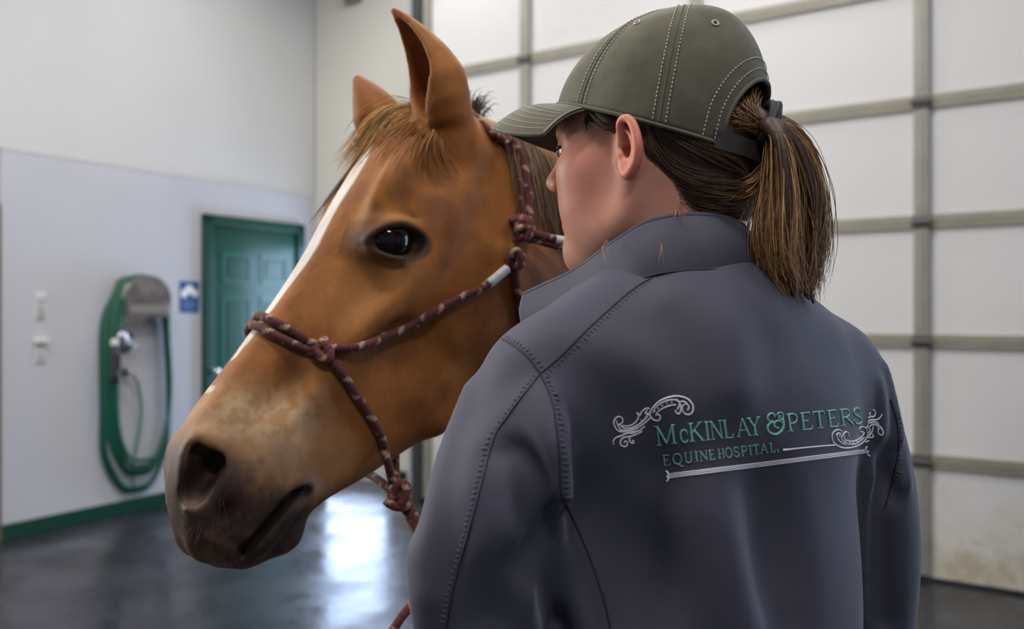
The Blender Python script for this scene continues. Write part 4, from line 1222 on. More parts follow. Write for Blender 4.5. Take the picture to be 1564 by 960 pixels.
# ---- jacket
bf = np.array([-.5, .866, 0]); br = np.array([.866, .5, 0]); UPV = np.array([0, 0, 1.0])
BR = np.stack([br, bf, UPV], 1)
NN = np.array([.185, .84, 0])
def bp(r, f, z): return NN + br * r + bf * f + UPV * z
LJ = np.array([.036, .757, 1.326]); RJ = np.array([.338, .931, 1.326])
FJ = Field((-.16, .55, .78), (.56, 1.22, 1.475), .0042)
FJ.ell(bp(.008, .015, 1.20), (.186, .122, .22), BR, 'add', 0)
FJ.ell(bp(0, -.002, 1.325), (.178, .096, .095), BR, 'add', .07)
FJ.ell(bp(.006, .005, 1.02), (.178, .118, .20), BR, 'add', .08)
FJ.ell(bp(0, .005, .87), (.182, .138, .15), BR, 'add', .08)
FJ.chain([bp(0, .01, 1.40), bp(-.09, .012, 1.375), LJ + [0, 0, .004]], [.068, .058, .055], k=.05)
FJ.chain([bp(0, .01, 1.40), bp(.09, .012, 1.375), RJ + [0, 0, .004]], [.068, .056, .052], k=.05)
FJ.ell(bp(0, .0, 1.39), (.082, .078, .05), BR, 'add', .04)
LA = [LJ, (.004, .738, 1.255), (-.020, .728, 1.18), (-.026, .735, 1.10), (-.03, .76, 1.03), (-.05, .86, .985), (-.07, .99, .96)]
RA = [RJ, (.374, .952, 1.255), (.398, .964, 1.17), (.405, .975, 1.08), (.398, 1.0, 1.0), (.34, 1.09, .97), (.25, 1.17, .96)]
FJ.chain(LA, [.060, .0615, .060, .058, .057, .050, .042], k=.03, n=40)
FJ.chain(RA, [.058, .061, .058, .055, .054, .048, .042], k=.03, n=40)
def fs(px, py, push=0.0):
    """surface point of the jacket so far at a pixel, pushed along the line of sight"""
    d = np.array(ray(px, py)); q = FJ.cast(np.array(EYE), d, .4, 1.5)
    return None if q is None else q + d * push
def fold(pix, r, mode='add', k=.02, push=0.0):
    q = [fs(a, b, push) for a, b in pix]
    rr = [r_ for r_, p_ in zip(r, q) if p_ is not None]; q = [p_ for p_ in q if p_ is not None]
    if len(q) > 1: FJ.chain(q, rr, mode, k)
# drape of the near sleeve and the deep fold at the armpit
fold([(800, 640), (832, 690), (842, 735), (846, 780)], [.008, .018, .020, .012], 'add', .03, .006)
fold([(838, 610), (850, 680), (856, 752)], [.008, .012, .010], 'add', .03, .004)
fold([(745, 700), (752, 760), (775, 830), (800, 890)], [.006, .018, .020, .010], 'add', .04, .010)
fold([(652, 760), (648, 850), (655, 940)], [.006, .012, .008], 'add', .03, .006)
fold([(720, 600), (690, 700), (670, 800), (660, 900)], [.004, .010, .010, .004], 'add', .03, .006)
fold([(764, 692), (780, 686), (797, 694), (810, 722), (816, 755), (824, 790), (848, 812)], [.003, .007, .011, .013, .014, .015, .012], 'sub', .010, -.001)
fold([(850, 808), (840, 845), (848, 900), (858, 960)], [.012, .015, .016, .016], 'sub', .016, .0)
fold([(815, 840), (785, 890), (752, 950)], [.006, .012, .008], 'sub', .03, -.004)
fold([(864, 800), (885, 870), (905, 955)], [.008, .014, .014], 'add', .025, .006)
# long soft folds of the back
fold([(905, 700), (925, 800), (960, 900)], [.006, .02, .012], 'sub', .05, -.010)
fold([(1010, 760), (985, 860), (975, 955)], [.006, .018, .012], 'sub', .05, -.010)
fold([(1050, 735), (1085, 800), (1115, 870), (1140, 950)], [.006, .016, .018, .010], 'add', .05, .012)
fold([(1180, 760), (1200, 860), (1215, 955)], [.006, .02, .012], 'sub', .05, -.012)
fold([(880, 560), (960, 640), (1000, 720)], [.004, .012, .006], 'sub', .05, -.008)
fold([(1040, 470), (1085, 520), (1110, 590)], [.004, .012, .005], 'add', .05, .010)
# folds at the far armpit
fold([(1342, 585), (1344, 640), (1334, 710), (1330, 800), (1330, 950)], [.004, .007, .008, .009, .008], 'add', .012, .002)
fold([(1366, 690), (1352, 760), (1350, 850), (1352, 955)], [.007, .013, .014, .014], 'sub', .012, .0)
fold([(1348, 690), (1356, 730), (1362, 760)], [.006, .010, .006], 'sub', .014, .0)
fold([(1352, 560), (1364, 620), (1376, 690), (1384, 740)], [.004, .006, .007, .005], 'add', .012, .002)
fold([(1392, 650), (1388, 690), (1380, 720)], [.006, .009, .004], 'sub', .010, .002)
# the inside is hollow at the neck
FJ.cap(bp(-.004, .03, 1.40), bp(-.012, .05, 1.52), .062, .075, 'sub', .01)
FJ.blur(1)
V, Q = FJ.mesh(2); V, Q = largest(V, Q)
m, nt, b = mat_new('softshell_fabric')
b.inputs['Base Color'].default_value = (.059, .058, .084, 1); b.inputs['Roughness'].default_value = .66
b.inputs['Specular IOR Level'].default_value = .28
b.inputs['Sheen Weight'].default_value = .22; b.inputs['Sheen Roughness'].default_value = .35; b.inputs['Sheen Tint'].default_value = (.72, .78, 1, 1)
tc = nt.nodes.new('ShaderNodeTexCoord'); n1 = nt.nodes.new('ShaderNodeTexNoise'); n1.inputs['Scale'].default_value = 900; n1.inputs['Detail'].default_value = 3
n2 = nt.nodes.new('ShaderNodeTexNoise'); n2.inputs['Scale'].default_value = 14; n2.inputs['Detail'].default_value = 4
for n_ in (n1, n2): nt.links.new(tc.outputs['Object'], n_.inputs['Vector'])
b1 = nt.nodes.new('ShaderNodeBump'); b1.inputs['Strength'].default_value = .12; b1.inputs['Distance'].default_value = .0006
b2 = nt.nodes.new('ShaderNodeBump'); b2.inputs['Strength'].default_value = .25; b2.inputs['Distance'].default_value = .006
nt.links.new(n1.outputs['Fac'], b1.inputs['Height']); nt.links.new(n2.outputs['Fac'], b2.inputs['Height']); nt.links.new(b2.outputs[0], b1.inputs['Normal']); nt.links.new(b1.outputs[0], b.inputs['Normal'])
M_jacket = m
M_seam = mat('dark_seam_thread', (.012, .012, .018), .7)  # dark thread colour for the seams and eyelet holes
jacket = fast_mesh('jacket', V, Q, M_jacket, person, origin=PO)
JT = bvh(V, Q)
JV, JQ = V, Q
# collar
cb = [P(*q) for q in ((806, 506, .905), (845, 500, .872), (890, 482, .836), (940, 454, .796), (990, 424, .764), (1050, 414, .764), (1110, 413, .774), (1160, 420, .800))] + [np.array(q) for q in ((.262, .86, 1.415), (.258, .92, 1.39), (.22, .975, 1.36))]
ct = [P(*q) for q in ((801, 450, .925), (850, 428, .888), (895, 401, .850), (938, 372, .816), (985, 342, .792), (1035, 330, .785), (1090, 331, .790), (1134, 346, .812))] + [np.array(q) for q in ((.244, .866, 1.468), (.236, .92, 1.445), (.20, .975, 1.415))]
nc = 90
cb = resample(cb, nc); ct = resample(ct, nc)
cv = []; cf = []
rows = 9
for j in range(rows):
    t = j / (rows - 1)
    L_ = cb * (1 - t) + ct * t
    out = L_ - np.array([.165, .87, 0]) * [1, 1, 0] - L_ * [0, 0, 1]; out /= np.linalg.norm(out, axis=1, keepdims=True)
    L_ = L_ + out * (.006 * math.sin(math.pi * t)) - UPV * (.010 * (1 - t) ** 4) + out * .0015 * np.sin(np.linspace(0, 26, nc))[:, None] * t
    cv.append(L_)
cv = np.vstack(cv)
for j in range(rows - 1):
    for i in range(nc - 1): cf.append((j * nc + i, j * nc + i + 1, (j + 1) * nc + i + 1, (j + 1) * nc + i))
collar = mesh_obj('collar', cv, cf, M_jacket, jacket, True, origin=PO)
sm = collar.modifiers.new('thickness', 'SOLIDIFY'); sm.thickness = .0045; sm.offset = 0
top_edge = cv[(rows - 1) * nc:]
mb = MB(); mb.tube(top_edge, .0034, 8); mb.tube(top_edge - UPV * .009, .0007, 5); mb.build('collar_edge', M_jacket, jacket, True, origin=PO)
base_edge = cv[nc:2 * nc]
o_ = base_edge - np.array([.165, .87, 0]) - base_edge * [0, 0, 1]; o_ /= np.linalg.norm(o_, axis=1, keepdims=True)
mb = MB(); mb.tube(base_edge + o_ * .0028, .0011, 6); mb.build('collar_seam', M_seam, jacket, True, origin=PO)
# seams with puckered topstitching
def seam(pix, side=1, pucker=True):
    p, n_ = trace(JT, pix, .0, step_px=2.0)
    p = smooth_path(p, 3)
    mb = MB(); mb.tube(p, .0011, 6); mb.build('seam', M_seam, jacket, True, origin=PO)
    if not pucker: return
    mb = MB()
    q = resample(p, step=.0045); T = np.gradient(q, axis=0); T /= np.linalg.norm(T, axis=1, keepdims=True)
    for i in range(1, len(q) - 1):
        k = np.argmin(((p - q[i]) ** 2).sum(1)); s_ = np.cross(n_[k], T[i]) * side
        L = .0065 * random.uniform(.6, 1.15)
        pts = [q[i] + s_ * (.0015 + L * t) + n_[k] * h_ for t, h_ in ((0, -.0014), (.25, -.0003), (.6, -.0006), (1, -.0018))]
        mb.tube(pts, [.0007, .0012, .0011, .0005], 5)
    mb.build('seam_pucker', M_jacket, jacket, True, origin=PO)
seam([(996, 424), (975, 436), (950, 455), (900, 500), (860, 540), (825, 570)], 1)
seam([(767, 517), (790, 531), (810, 549), (825, 570)], 1)
seam([(825, 570), (793, 611), (772, 640), (757, 662), (745, 700), (737, 732), (717, 808), (696, 884), (682, 959)], -1)
seam([(825, 570), (838, 598), (847, 630), (854, 692), (857, 750), (874, 791), (897, 843), (921, 913), (932, 959)], 1)
seam([(1360, 610), (1370, 645), (1372, 685), (1364, 730), (1352, 775)], 1)

# ---- the embroidery on the back
M_thread_g = mat('green_satin_thread', (.20, .52, .41), .38, noise=.25, nscale=900, sheen=.3)
M_thread_g2 = mat('pale_green_thread', (.20, .42, .36), .4, noise=.3, nscale=900, sheen=.3)
M_thread_w = mat('white_satin_thread', (.80, .78, .82), .4, noise=.12, nscale=900, sheen=.3)
def embroider(mb, pix, r, lift=.0003, step=1.2, rad=None):
    p, n_ = trace(JT, pix, lift, step_px=step)
    if len(p) < 3: return
    v, f = sweep(p, r if rad is None else np.interp(np.linspace(0, 1, len(p)), np.linspace(0, 1, len(rad)), rad), 6)
    mb.add(v, f)
def arc(cx_, cy_, rx, ry, a0, a1, n=12): return [(cx_ + rx * math.cos(math.radians(a)), cy_ + ry * math.sin(math.radians(a))) for a in np.linspace(a0, a1, n)]
def ln(*p): return [((1 - t) * p[i][0] + t * p[i + 1][0], (1 - t) * p[i][1] + t * p[i + 1][1]) for i in range(len(p) - 1) for t in (0, .34, .67)] + [p[-1]]
TK, TH = 1.0, .5
def serif(x, y, w=.2): return (ln((x - w, y), (x + w, y)), .45)
GL = {
 'M': [(ln((.13, 0), (.13, 1)), .6), (ln((.13, 1), (.5, .05)), TK), (ln((.5, .05), (.87, 1)), .6), (ln((.87, 1), (.87, 0)), TK), serif(.13, 0, .12), serif(.87, 0, .13), serif(.07, 1, .09), serif(.92, 1, .09)],
 'C': [(arc(.52, .5, .42, .5, 40, 320, 20), .85), (ln((.84, .82), (.86, .62)), .5)],
 'K': [(ln((.2, 0), (.2, 1)), TK), (ln((.2, .42), (.82, 1)), .55), (ln((.4, .6), (.88, 0)), TK), serif(.2, 0, .17), serif(.2, 1, .17), serif(.82, 1, .14), serif(.86, 0, .14)],
 'I': [(ln((.5, 0), (.5, 1)), TK), serif(.5, 0, .36), serif(.5, 1, .36)],
 'N': [(ln((.16, 0), (.16, 1)), .55), (ln((.14, 1), (.86, 0)), TK), (ln((.86, 0), (.86, 1)), .55), serif(.16, 0, .14), serif(.1, 1, .12), serif(.86, 1, .14)],
 'L': [(ln((.25, 0), (.25, 1)), TK), (ln((.1, 0), (.86, 0)), .55), (ln((.86, 0), (.93, .22)), .5), serif(.25, 1, .19)],
 'A': [(ln((.12, 0), (.5, 1)), .55), (ln((.5, 1), (.86, 0)), TK), (ln((.24, .34), (.73, .34)), .5), serif(.12, 0, .13), serif(.87, 0, .14)],
 'Y': [(ln((.5, 0), (.5, .46)), TK), (ln((.5, .46), (.14, 1)), TK), (ln((.5, .46), (.86, 1)), .55), serif(.5, 0, .18), serif(.14, 1, .15), serif(.86, 1, .14)],
 'P': [(ln((.22, 0), (.22, 1)), TK), ([(.22, 1), (.6, 1), (.84, .88), (.88, .72), (.8, .55), (.58, .46), (.22, .46)], .7), serif(.24, 0, .2), serif(.14, 1, .1)],
 'E': [(ln((.22, 0), (.22, 1)), TK), (ln((.1, 0), (.85, 0)), .55), (ln((.85, 0), (.92, .2)), .5), (ln((.1, 1), (.82, 1)), .55), (ln((.82, 1), (.86, .82)), .5), (ln((.22, .52), (.64, .52)), .5), (ln((.64, .62), (.64, .42)), .4)],
 'T': [(ln((.5, 0), (.5, 1)), TK), (ln((.08, 1), (.92, 1)), .55), (ln((.08, 1), (.05, .8)), .5), (ln((.92, 1), (.95, .8)), .5), serif(.5, 0, .2)],
 'R': [(ln((.2, 0), (.2, 1)), TK), ([(.2, 1), (.52, 1), (.72, .9), (.76, .74), (.68, .58), (.48, .5), (.2, .5)], .7), (ln((.45, .5), (.93, 0)), TK), serif(.2, 0, .17), serif(.14, 1, .1)],
 'S': [([(.84, .76), (.74, .94), (.5, 1.0), (.26, .92), (.18, .76), (.28, .6), (.5, .5), (.74, .4), (.86, .24), (.76, .07), (.5, 0), (.24, .06), (.14, .26)], .85)],
 'Q': [(arc(.5, .5, .42, .5, 0, 360, 26), .8), ([(.42, .08), (.62, -.04), (.85, -.26), (1.05, -.22)], .7)],
 'U': [([(.2, 1), (.2, .4), (.26, .12), (.5, 0), (.74, .12), (.82, .4), (.82, 1)], .75), serif(.2, 1, .16), serif(.82, 1, .13)],
 'H': [(ln((.2, 0), (.2, 1)), TK), (ln((.8, 0), (.8, 1)), TK), (ln((.2, .52), (.8, .52)), .5), serif(.2, 0, .16), serif(.2, 1, .16), serif(.8, 0, .16), serif(.8, 1, .16)],
 'O': [(arc(.5, .5, .42, .5, 0, 360, 26), .85)],
 ',': [([(.3, .2), (.5, .1), (.35, -.2)], .9)],
 '&': [([(.86, .86), (.74, .76), (.84, .66), (1.0, .78), (.94, .98), (.74, 1.0), (.66, .88)], .6), ([(.94, .70), (.98, .56), (.98, .36), (.86, .12), (.6, -.02), (.34, .0), (.12, .16), (.08, .38), (.22, .54), (.42, .60)], 1.05),
       ([(.42, .60), (.2, .66), (.1, .8), (.18, .96), (.36, 1.02), (.5, .94), (.48, .84)], .85), ([(.98, .44), (.9, .54), (.7, .62), (.52, .56), (.46, .42), (.56, .30), (.72, .26)], .75)],
}
def letter(ch, x0, x1, base, h, lean, r, mt):
    mb = MB()
    for pts, w_ in GL[ch]:
        pix = []
        for gx, gy in pts:
            X = x0 + gx * (x1 - x0); pix.append((X + lean * gy * h, base(X) - gy * h))
        embroider(mb, pix, r * w_, .0003, 1.0)
    if mb.v: mb.build('letter', mt, jacket, True, origin=PO)
B1 = lambda X: 679.5 - .1065 * (X - 1004)
for ch, a, c in (('M', 1003, 1034), ('K', 1053, 1076), ('I', 1077, 1086), ('N', 1086, 1105), ('L', 1105, 1121.5), ('A', 1125, 1147), ('Y', 1143, 1163.5), ('P', 1203, 1221), ('E', 1223, 1242), ('T', 1243, 1262), ('E', 1264, 1282), ('R', 1283, 1304), ('S', 1303, 1318)):
    h_ = np.interp((a + c) / 2, [1004, 1317], [28.5, 24.0])
    letter(ch, a, c, B1, h_, -.13, .00105, M_thread_g)
letter('C', 1039.5, 1053, B1, 19, -.13, .0009, M_thread_g)
letter('&', 1170, 1197, lambda X: B1(X) + 1.5, 31, -.05, .00105, M_thread_g)
B2 = lambda X: 711 - .128 * (X - 1014)
for ch, a, c in (('E', 1013, 1025), ('Q', 1028, 1043), ('U', 1046, 1059), ('I', 1061.5, 1068), ('N', 1069.5, 1081.5), ('E', 1083, 1092.5), ('H', 1097, 1107), ('O', 1108, 1119), ('S', 1120, 1130), ('P', 1131.5, 1142), ('I', 1143.5, 1149), ('T', 1149.5, 1160.5), ('A', 1161, 1173), ('L', 1175.5, 1185), (',', 1186, 1190)):
    h_ = np.interp((a + c) / 2, [1014, 1187], [16, 13.5])
    letter(ch, a, c, B2, h_, -.12, .00066, M_thread_g2)
S1 = [
 [(1150,340),(1165,300),(1140,260),(1090,270),(1075,320),(1095,380),(1150,410),(1210,390),(1235,320),(1210,240),(1130,170),(1000,140),(870,160),(750,210),(660,290),(610,360),(605,420),(640,475),(700,500),(745,480),(750,430),(715,405),(685,425)],
 [(650,390),(650,360),(690,300),(780,235),(880,200),(970,195),(1040,230)], [(690,400),(740,350),(830,300),(930,270),(985,268)],
 [(990,180),(1020,220),(1050,280),(1050,360),(1020,400),(985,380),(970,345)], [(1040,220),(1100,222),(1150,262),(1172,310),(1150,350)], [(1000,200),(1035,240),(1020,300),(1000,340)],
 [(110,500),(120,545),(165,550),(200,510),(190,460),(140,440),(90,470),(70,530),(90,600),(140,650),(220,660),(330,640),(430,600),(530,530),(620,450)],
 [(150,560),(200,600),(290,610),(390,580),(480,520),(560,440),(600,370)], [(180,570),(280,575),(360,545),(420,480),(430,420),(410,380),(450,420),(480,370),(540,320),(600,320)],
 [(470,490),(500,500),(540,450),(570,400),(530,390),(560,340)], [(120,560),(170,630),(260,640),(380,615),(480,565),(600,460)],
 [(70,850),(60,800),(100,750),(180,720),(260,685),(350,680),(450,640),(530,580)], [(220,830),(235,800),(265,810),(265,860),(220,880),(170,850),(170,790),(220,745),(310,730),(400,700),(490,655)],
 [(330,790),(355,790),(360,825),(320,820),(295,780),(310,745)], [(240,690),(300,670),(380,660),(430,645)]]
S2 = [
 [(300,540),(320,500),(290,490),(260,520),(280,580),(330,630),(400,660)],
 [(330,560),(350,500),(320,450),(270,440),(210,480),(195,560),(220,630),(280,680),(360,705),(450,705),(550,680),(640,630),(700,560),(715,490),(690,420),(640,395),(600,420),(605,470),(650,470)],
 [(440,540),(440,500),(400,470),(365,500),(370,560),(400,620),(430,660)], [(400,590),(480,610),(560,590),(630,540),(670,480)], [(430,650),(520,650),(600,610),(670,550)], [(330,560),(350,600),(400,640)],
 [(690,420),(720,370),(730,310),(790,290),(860,290),(910,250),(925,210)], [(760,190),(740,210),(760,240),(800,250),(830,210),(820,160),(790,150)],
 [(730,350),(800,330),(870,370),(920,420),(945,480),(925,520),(885,500),(870,440),(900,420)], [(740,400),(790,360),(850,380),(880,420)], [(745,330),(810,312),(880,350)], [(700,560),(760,500),(790,440),(800,380)],
 [(720,560),(800,540),(770,480)], [(680,620),(740,600)], [(720,262),(765,250)], [(715,400),(750,440),(730,500)]]
for S_, (ox, oy) in ((S1, (930, 590)), (S2, (1250, 610))):
    for st in S_:
        mb = MB(); embroider(mb, [(ox + a / 9.6, oy + c / 9.6) for a, c in st], .00072, .0003, .9, [.0005, .0008, .0008, .0006])
        if mb.v: mb.build('scroll_stroke', M_thread_w, jacket, True, origin=PO)
for (ox, oy, L) in ((930, 590, [(670, 360), (720, 318), (780, 280), (850, 245), (920, 232)]), (1250, 610, [(450, 625), (500, 630), (560, 612), (610, 580)])):
    for a, c in L:
        mb = MB(); embroider(mb, [(ox + (a - 10) / 9.6, oy + c / 9.6), (ox + a / 9.6, oy + c / 9.6), (ox + (a + 10) / 9.6, oy + (c - 4) / 9.6)], .0007, .0003, .4); mb.build('scroll_bead', M_thread_w, jacket, True, origin=PO)
mb = MB(); embroider(mb, [(1195.5, 686.8), (1235, 682.6), (1276, 679)], .0007, .0003, 2, [.0012, .0007, .0007, .0007, .0007, .0007]); mb.build('rule_line', M_thread_w, jacket, True, origin=PO)
for (a, c) in (((1019, 724.0), (1322, 686.2)), ((1019, 726.8), (1322, 688.4)), ((1019, 729.6), (1322, 690.8))):
    mb = MB(); embroider(mb, [a, ((a[0] + c[0]) / 2, (a[1] + c[1]) / 2), c], .00055, .0002, 2); mb.build('rule_line', M_thread_w, jacket, True, origin=PO)
for pts in ([(1017, 718.5), (1020, 721), (1020.5, 727), (1018, 728)], [(1020.5, 727), (1021, 731), (1018.5, 735)], [(1324, 681.5), (1321.5, 684), (1323.5, 689), (1326, 689)], [(1323, 690), (1325, 694), (1328, 696)]):
    mb = MB(); embroider(mb, pts, .0009, .0003, .8); mb.build('rule_end', M_thread_w, jacket, True, origin=PO)

# ---- hands, trousers, boots (below the picture)
M_jeans = mat('dark_trousers', (.03, .035, .05), .8, noise=.2, nscale=300)
M_boot = mat('brown_boots', (.06, .035, .02), .5)
FL = Field((-.15, .55, .0), (.55, 1.2, .92), .011)
for s in (-1, 1):
    hp_ = bp(s * .085, .0, .84); kn = bp(s * .10, .02, .48); an = bp(s * .11, -.01, .10)
    FL.chain([hp_, (hp_ + kn) / 2, kn, (kn + an) / 2 - bf * .02, an], [.098, .088, .066, .064, .056], k=.03)
FL.ell(bp(0, 0, .86), (.165, .12, .10), BR, 'add', .05)
V, Q = FL.mesh(2); V, Q = largest(V, Q); fast_mesh('trousers', V, Q, M_jeans, person, origin=PO)
for s in (-1, 1):
    FL = Field((-.15, .5, -.02), (.55, 1.25, .24), .008)
    an = bp(s * .11, -.01, .10)
    FL.chain([an + UPV * .10, an, an - UPV * .055], [.058, .055, .05], k=.02); FL.chain([an - UPV * .055 - bf * .02, an - UPV * .05 + bf * .10, an - UPV * .06 + bf * .17], [.045, .042, .036], k=.02)
    V, Q = FL.mesh(2); V, Q = largest(V, Q); V[:, 2] = np.maximum(V[:, 2], 0); fast_mesh('boot', V, Q, M_boot, person, origin=PO)
def hand(wr, dr, pn, s):
    """five-fingered half-closed hand at the wrist wr, pointing along dr, palm facing pn"""
    dr = np.array(dr, float); dr /= np.linalg.norm(dr); pn = np.array(pn, float); pn -= dr * np.dot(dr, pn); pn /= np.linalg.norm(pn)
    sd = np.cross(dr, pn) * s
    F_ = Field(np.array(wr) - .15, np.array(wr) + .15, .0032)
    R_ = np.stack([dr, sd, pn], 1)
    F_.chain([wr - dr * .05, wr + dr * .01], [.026, .024], k=.01)
    F_.ell(wr + dr * .045, (.05, .040, .016), R_, 'add', .015)
    for k, (o, L) in enumerate(((-.030, .060), (-.010, .072), (.010, .068), (.028, .054))):
        b0 = wr + dr * .082 + sd * o
        F_.chain([b0 - dr * .02, b0 + dr * L * .42, b0 + dr * L * .55 + pn * L * .38, b0 + dr * L * .25 + pn * L * .62], [.0095, .009, .0085, .0075], k=.006)
    F_.chain([wr + dr * .02 - sd * .03, wr + dr * .05 - sd * .052 + pn * .015, wr + dr * .075 - sd * .048 + pn * .035], [.013, .011, .009], k=.008)
    V, Q = F_.mesh(1); V, Q = largest(V, Q)
    return fast_mesh('hand', V, Q, M_skin, person, origin=PO, colors=np.tile((.50, .25, .17), (len(V), 1)))
HL = np.array([-.085, 1.055, .95]); HRt = np.array([.18, 1.21, .955])
hand(HL, (-.15, 1, -.05), (-.2, 0, -1), 1)
hand(HRt, (-.9, .5, 0), (0, 0, -1), -1)

# ---- hair under the cap
FG = Field((-.14, -.1, -.12), (.06, .1, .13), .002)
FG.ell((-.018, 0, .026), (.0885, .0775, .074), None, 'add', 0)
FG.ell((-.060, 0, -.022), (.042, .058, .050), None, 'add', .03)
FG.ell((-.070, .004, -.048), (.026, .044, .026), None, 'add', .02)
# free the face and the ears
FG.cap((.022, .12, -.082), (.020, -.12, -.082), .060, .060, 'sub', .012)
FG.cap((.052, .12, -.02), (.052, -.12, -.02), .050, .050, 'sub', .010)
FG.ell((-.004, .088, -.004), (.022, .016, .030), None, 'sub', .004); FG.ell((-.004, -.088, -.004), (.022, .016, .030), None, 'sub', .004)
FG.ell((-.012, 0, .145), (.2, .2, .045), None, 'sub', .01)
FG.chain([cpix(899, 164, .066), cpix(914, 176, .070), cpix(930, 186, .0725), cpix(942, 188, .073)], [.005, .007, .008, .006], k=.006)
FG.blur(1)
V, Q = FG.mesh(2); V, Q = largest(V, Q)
M_hair_base = mat('hair_under', (.055, .028, .016), .5, noise=.4, nscale=90, stretch=(1, 1, 4))
hairb = fast_mesh('hair', c2w(V), Q, M_hair_base, person, origin=PO)
GT = bvh(c2w(V), Q)
M_hair = mat_attr('brown_hair', .36, .15, 120, spec=.5, aniso=.4)
HC = [(.085, .040, .020), (.13, .065, .032), (.055, .027, .016), (.20, .10, .045), (.10, .05, .026)]
HC2 = [(.30, .14, .050), (.42, .21, .075), (.19, .088, .035), (.62, .35, .13), (.12, .056, .027), (.36, .18, .065)]
def hg(*pix, lift=.002):
    out = []
    for q in pix:
        p_, n_ = pix_on(GT, q[0], q[1], lift)
        if p_ is None: p_, n_ = pix_on(WT, q[0], q[1], lift)
        if p_ is None: p_ = P(q[0], q[1], q[2] if len(q) > 2 else .80)
        out.append(p_)
    return out
side = [hg((992, 190), (1004, 222), (1030, 252), (1070, 272), (1120, 280), (1140, 282)), hg((990, 206), (1000, 238), (1024, 268), (1064, 288), (1110, 294), (1142, 292)),
        hg((988, 226), (1000, 254), (1024, 282), (1060, 300), (1104, 308), (1138, 300)), hg((992, 244), (1010, 276), (1040, 298), (1075, 312), (1110, 318), (1134, 308))]
strands('hair_side', side, 900, .00042, [.001, .0022, .003, .004], person, M_hair, HC, 16, .4, 3, .0015, seed=11, origin=PO)
up_ = [hg((1010, 200), (1040, 222), (1080, 244), (1120, 262), (1140, 272)), hg((1040, 205), (1070, 220), (1105, 240), (1136, 258)), hg((1070, 212), (1095, 226), (1125, 246), (1140, 262))]
strands('hair_side', up_, 520, .00042, [.001, .002, .003], person, M_hair, HC, 14, .4, 3, .001, seed=12, origin=PO)
temple = [hg((903, 170), (915, 183), (930, 192), (940, 186)), hg((900, 176), (908, 192), (920, 200), (936, 200)), hg((898, 178), (896, 192), (894, 204))]
strands('temple_hair', temple, 110, .0004, [.0006, .0014, .002], person, M_hair, [(.05, .026, .016), (.09, .045, .025)], 9, .3, 3, .0008, seed=13, origin=PO)
nape = [[*hg((1060, 305), (1090, 318)), P(1125, 322, .80), P(1150, 300, .80), P(1168, 282, .81)], [*hg((1050, 310), (1085, 326)), P(1120, 332, .80), P(1135, 340, .80), P(1142, 352, .80)]]
strands('nape_hair', nape, 90, .00032, [.001, .003, .004], person, M_hair, HC, 10, .3, 3, .002, seed=14, origin=PO)
wisps = [[*hg((1030, 300), (1036, 318)), P(1040, 335, .755), P(1034, 352, .752), P(1030, 362, .752)]]
strands('stray_wisp', wisps, 9, .00026, [.0008, .0025, .005], person, M_hair, HC2, 8, .3, 3, .001, seed=15, origin=PO)
strands('stray_wisp', [[P(1012, 372, .758), P(1013, 388, .755), P(1011, 405, .752)]], 5, .00024, [.0005, .0015, .003], person, M_hair, HC2, 8, .3, 3, .0005, seed=16, origin=PO)
strands('stray_wisp', [[P(928, 365, .80), P(922, 380, .79), P(930, 405, .785)]], 5, .00024, [.0005, .002, .004], person, M_hair, HC2, 8, .3, 3, .0005, seed=17, origin=PO)

# ---- cap
CCx, TOPZ = -.010, .147
def rimz(x_): return .029 + .40 * x_
def crown(theta, s, puff=1.0):
    """point of the crown: theta from the front (towards her left), s from rim to top"""
    g = math.cos(s * math.pi / 2) ** .78; h_ = math.sin(s * math.pi / 2) ** .96
    a = .112 if math.cos(theta) > 0 else .099; b_ = .0865
    # six sewn panels: slightly puffed between the seams
    best = min(abs((theta - k + math.pi) % (2 * math.pi) - math.pi) for k in SEAMS)
    pf = 1 + .018 * puff * min(best / .35, 1.0) * math.sin(math.pi * min(1, .15 + s))
    x0 = CCx + a * math.cos(theta) * g * pf; y0 = b_ * math.sin(theta) * g * pf
    zr = rimz(CCx + a * math.cos(theta))
    tl = -.028 * h_          # the top sits a little behind the middle
    return np.array([x0 + tl, y0, zr + (TOPZ - zr) * h_])
SEAMS = [0.0, math.radians(58), math.radians(104), math.radians(-58), math.radians(-104), math.pi]
ARC_W, ARC_S = math.radians(42), .31
def s0(theta):
    d_ = abs((theta - math.pi + math.pi) % (2 * math.pi) - math.pi)
    return ARC_S * max(0, 1 - (d_ / ARC_W) ** 2.2) ** .5 if d_ < ARC_W else 0.0
cap = empty('cap', tuple(c2w((0, 0, .05)) - np.array(PO)), person)
cap['label'] = 'olive green baseball cap with cream stitching'
CO = c2w((0, 0, .05))
m, nt, b = mat_new('olive_cotton_twill')
tc = nt.nodes.new('ShaderNodeTexCoord'); n1 = nt.nodes.new('ShaderNodeTexNoise'); n1.inputs['Scale'].default_value = 45; n1.inputs['Detail'].default_value = 8
nt.links.new(tc.outputs['Object'], n1.inputs['Vector'])
cr = nt.nodes.new('ShaderNodeValToRGB'); cr.color_ramp.elements[0].position = .3; cr.color_ramp.elements[0].color = (.095, .089, .062, 1); cr.color_ramp.elements[1].position = .75; cr.color_ramp.elements[1].color = (.135, .126, .088, 1)
nt.links.new(n1.outputs['Fac'], cr.inputs[0]); nt.links.new(cr.outputs[0], b.inputs['Base Color'])
wv = nt.nodes.new('ShaderNodeTexWave'); wv.inputs['Scale'].default_value = 420; wv.inputs['Distortion'].default_value = 1.0
nt.links.new(tc.outputs['Object'], wv.inputs['Vector'])
